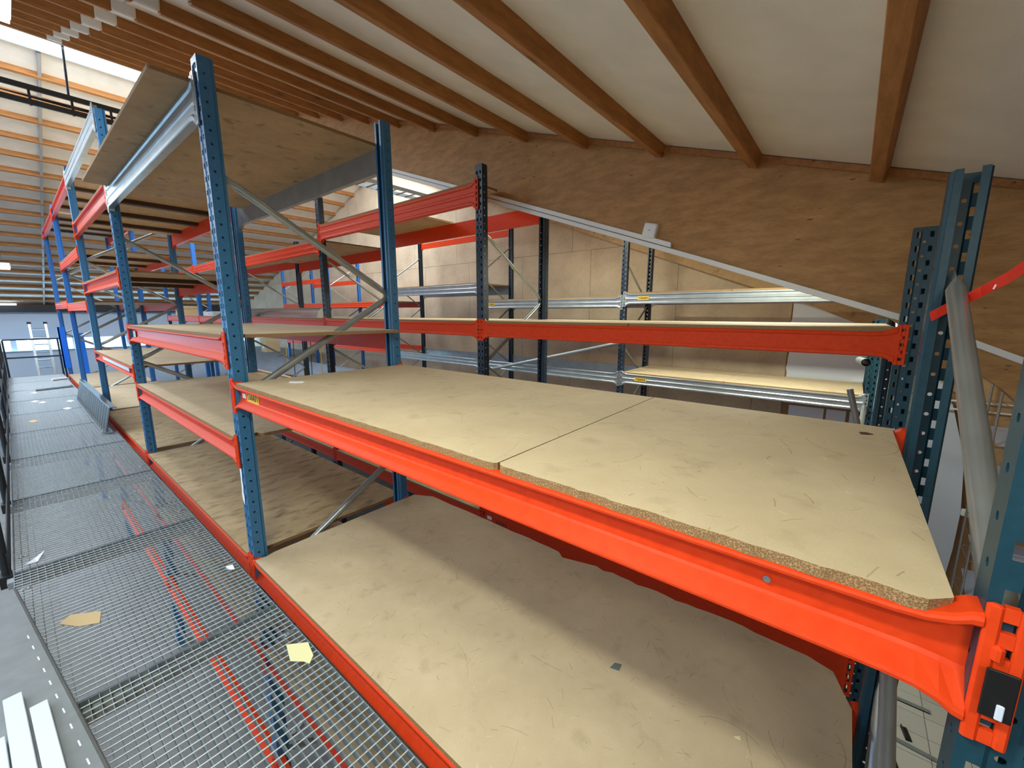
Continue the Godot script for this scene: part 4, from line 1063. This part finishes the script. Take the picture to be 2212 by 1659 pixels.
	# white board with a bowed edge leaning on the back wall
	var bo := PackedVector2Array([Vector2(0.55, GROUND), Vector2(1.22, GROUND), Vector2(1.245, -3.4), Vector2(1.27, -2.95), Vector2(1.275, -2.44), Vector2(1.23, -1.9), Vector2(1.16, -1.55), Vector2(1.036, -1.1), Vector2(0.9, -0.85), Vector2(0.55, -0.85)])
	var bg := Geo.new(); bg.prism(bo, func(p, d): return Vector3(d, p.y - GROUND, p.x), 0.0, -0.015)
	single("white_board", "tall white board with a bowed edge leaning on the brown wall", "board", bg.mesh(), M.white_steel, Vector3(7.22, GROUND, 0.0))
	# pipes, socket and wire shelf against the wall
	g = Geo.new(); g.path([Vector3(0, 0, 0.98), Vector3(0, 0, 2.5)], 0.012, 8); single("wall_pipe", "upper thin white pipe along the brown wall", "pipe", g.mesh(), M.white, Vector3(7.15, -1.05, 0))
	g = Geo.new(); g.path([Vector3(0, 0, 0.98), Vector3(0, 0.0, 2.5)], 0.012, 8); single("wall_pipe", "lower thin white pipe along the brown wall", "pipe", g.mesh(), M.white, Vector3(7.15, -1.15, 0))
	var so := thing("wall_socket", "small white wall socket with a cable on the brown wall", "socket", Vector3(7.17, -2.42, 1.33))
	g = Geo.new(); g.bevel_box(Vector3(-0.045, 0, -0.06), Vector3(0.045, 0.03, 0.06), 0.008, Transform3D(Basis(Vector3(0, 0, 1), PI / 2), Vector3.ZERO)); part(so, "plate", g.mesh(), M.white)
	g = Geo.new(); g.path([Vector3(-0.01, 0.04, 0.0), Vector3(-0.01, 0.42, 0.02), Vector3(-0.01, 0.46, 0.06), Vector3(-0.01, 0.47, 0.2)], 0.008, 6); part(so, "cable", g.mesh(), M.white)
	var ws := thing("wire_shelf_unit", "chrome wire shelf unit filled with clear blue plastic sheets", "shelf unit", Vector3(6.85, GROUND, 1.62))
	for x in [-0.22, 0.22]:
		for z in [-0.32, 0.42]:
			g = Geo.new(); g.tube(Vector3(x, 0, z), Vector3(x, 3.05, z), 0.012, 8); part(ws, "post", g.mesh(), M.galv_bright)
	for y in [0.5, 0.95, 1.4, 1.85, 2.3, 2.75]:
		g = Geo.new()
		for k in 9: g.tube(Vector3(-0.22, y, lerpf(-0.32, 0.42, k / 8.0)), Vector3(0.22, y, lerpf(-0.32, 0.42, k / 8.0)), 0.003, 5)
		for x in [-0.22, 0.22]: g.tube(Vector3(x, y, -0.32), Vector3(x, y, 0.42), 0.005, 6)
		part(ws, "wire_shelf", g.mesh(), M.galv_bright)
	var pl := 0
	for y in [0.5, 0.95, 1.4, 1.85, 2.3]:
		var e := Geo.new(); e.box(Vector3(-0.2, 0.0, -0.28), Vector3(0.2, 0.004, 0.36), Transform3D(Basis(Vector3(0, 0, 1), 0.35), Vector3(0, 0.09, 0)))
		single("plastic_sheet", "clear bluish plastic sheet tilted on the %s wire shelf" % ["bottom", "second", "third", "fourth", "fifth"][pl], "plastic sheet", e.mesh(), M.clear, Vector3(6.85, GROUND + y, 1.62), 0.0, "plastic sheets on the wire shelf unit")
		pl += 1
	# metal profiles on the tiled floor
	var ps := [[Vector3(5.08, GROUND, 0.80), PI / 2, 0.32, M.galv, "thin bent metal strip on the tiled floor"], [Vector3(4.53, GROUND, 0.78), PI / 2 - 0.1, 0.42, M.galv, "wide grey metal profile on the tiled floor below the taped frame"], [Vector3(4.66, GROUND, 0.765), 0.2, 0.14, M.black, "short black stub on the tiled floor beside the wide profile"], [Vector3(4.22, GROUND, 0.67), 0.2, 0.14, M.black, "second black stub on the tiled floor, farther from the bent strip"]]
	for q in ps:
		g = Geo.new(); g.bevel_box(Vector3(-q[2] / 2, 0, -0.022), Vector3(q[2] / 2, 0.014, 0.022), 0.003); g.box(Vector3(-q[2] / 2, 0.0, -0.022), Vector3(q[2] / 2, 0.035, -0.018))
		single("metal_profile", q[4], "metal profile", g.mesh(), q[3], q[0], q[1])
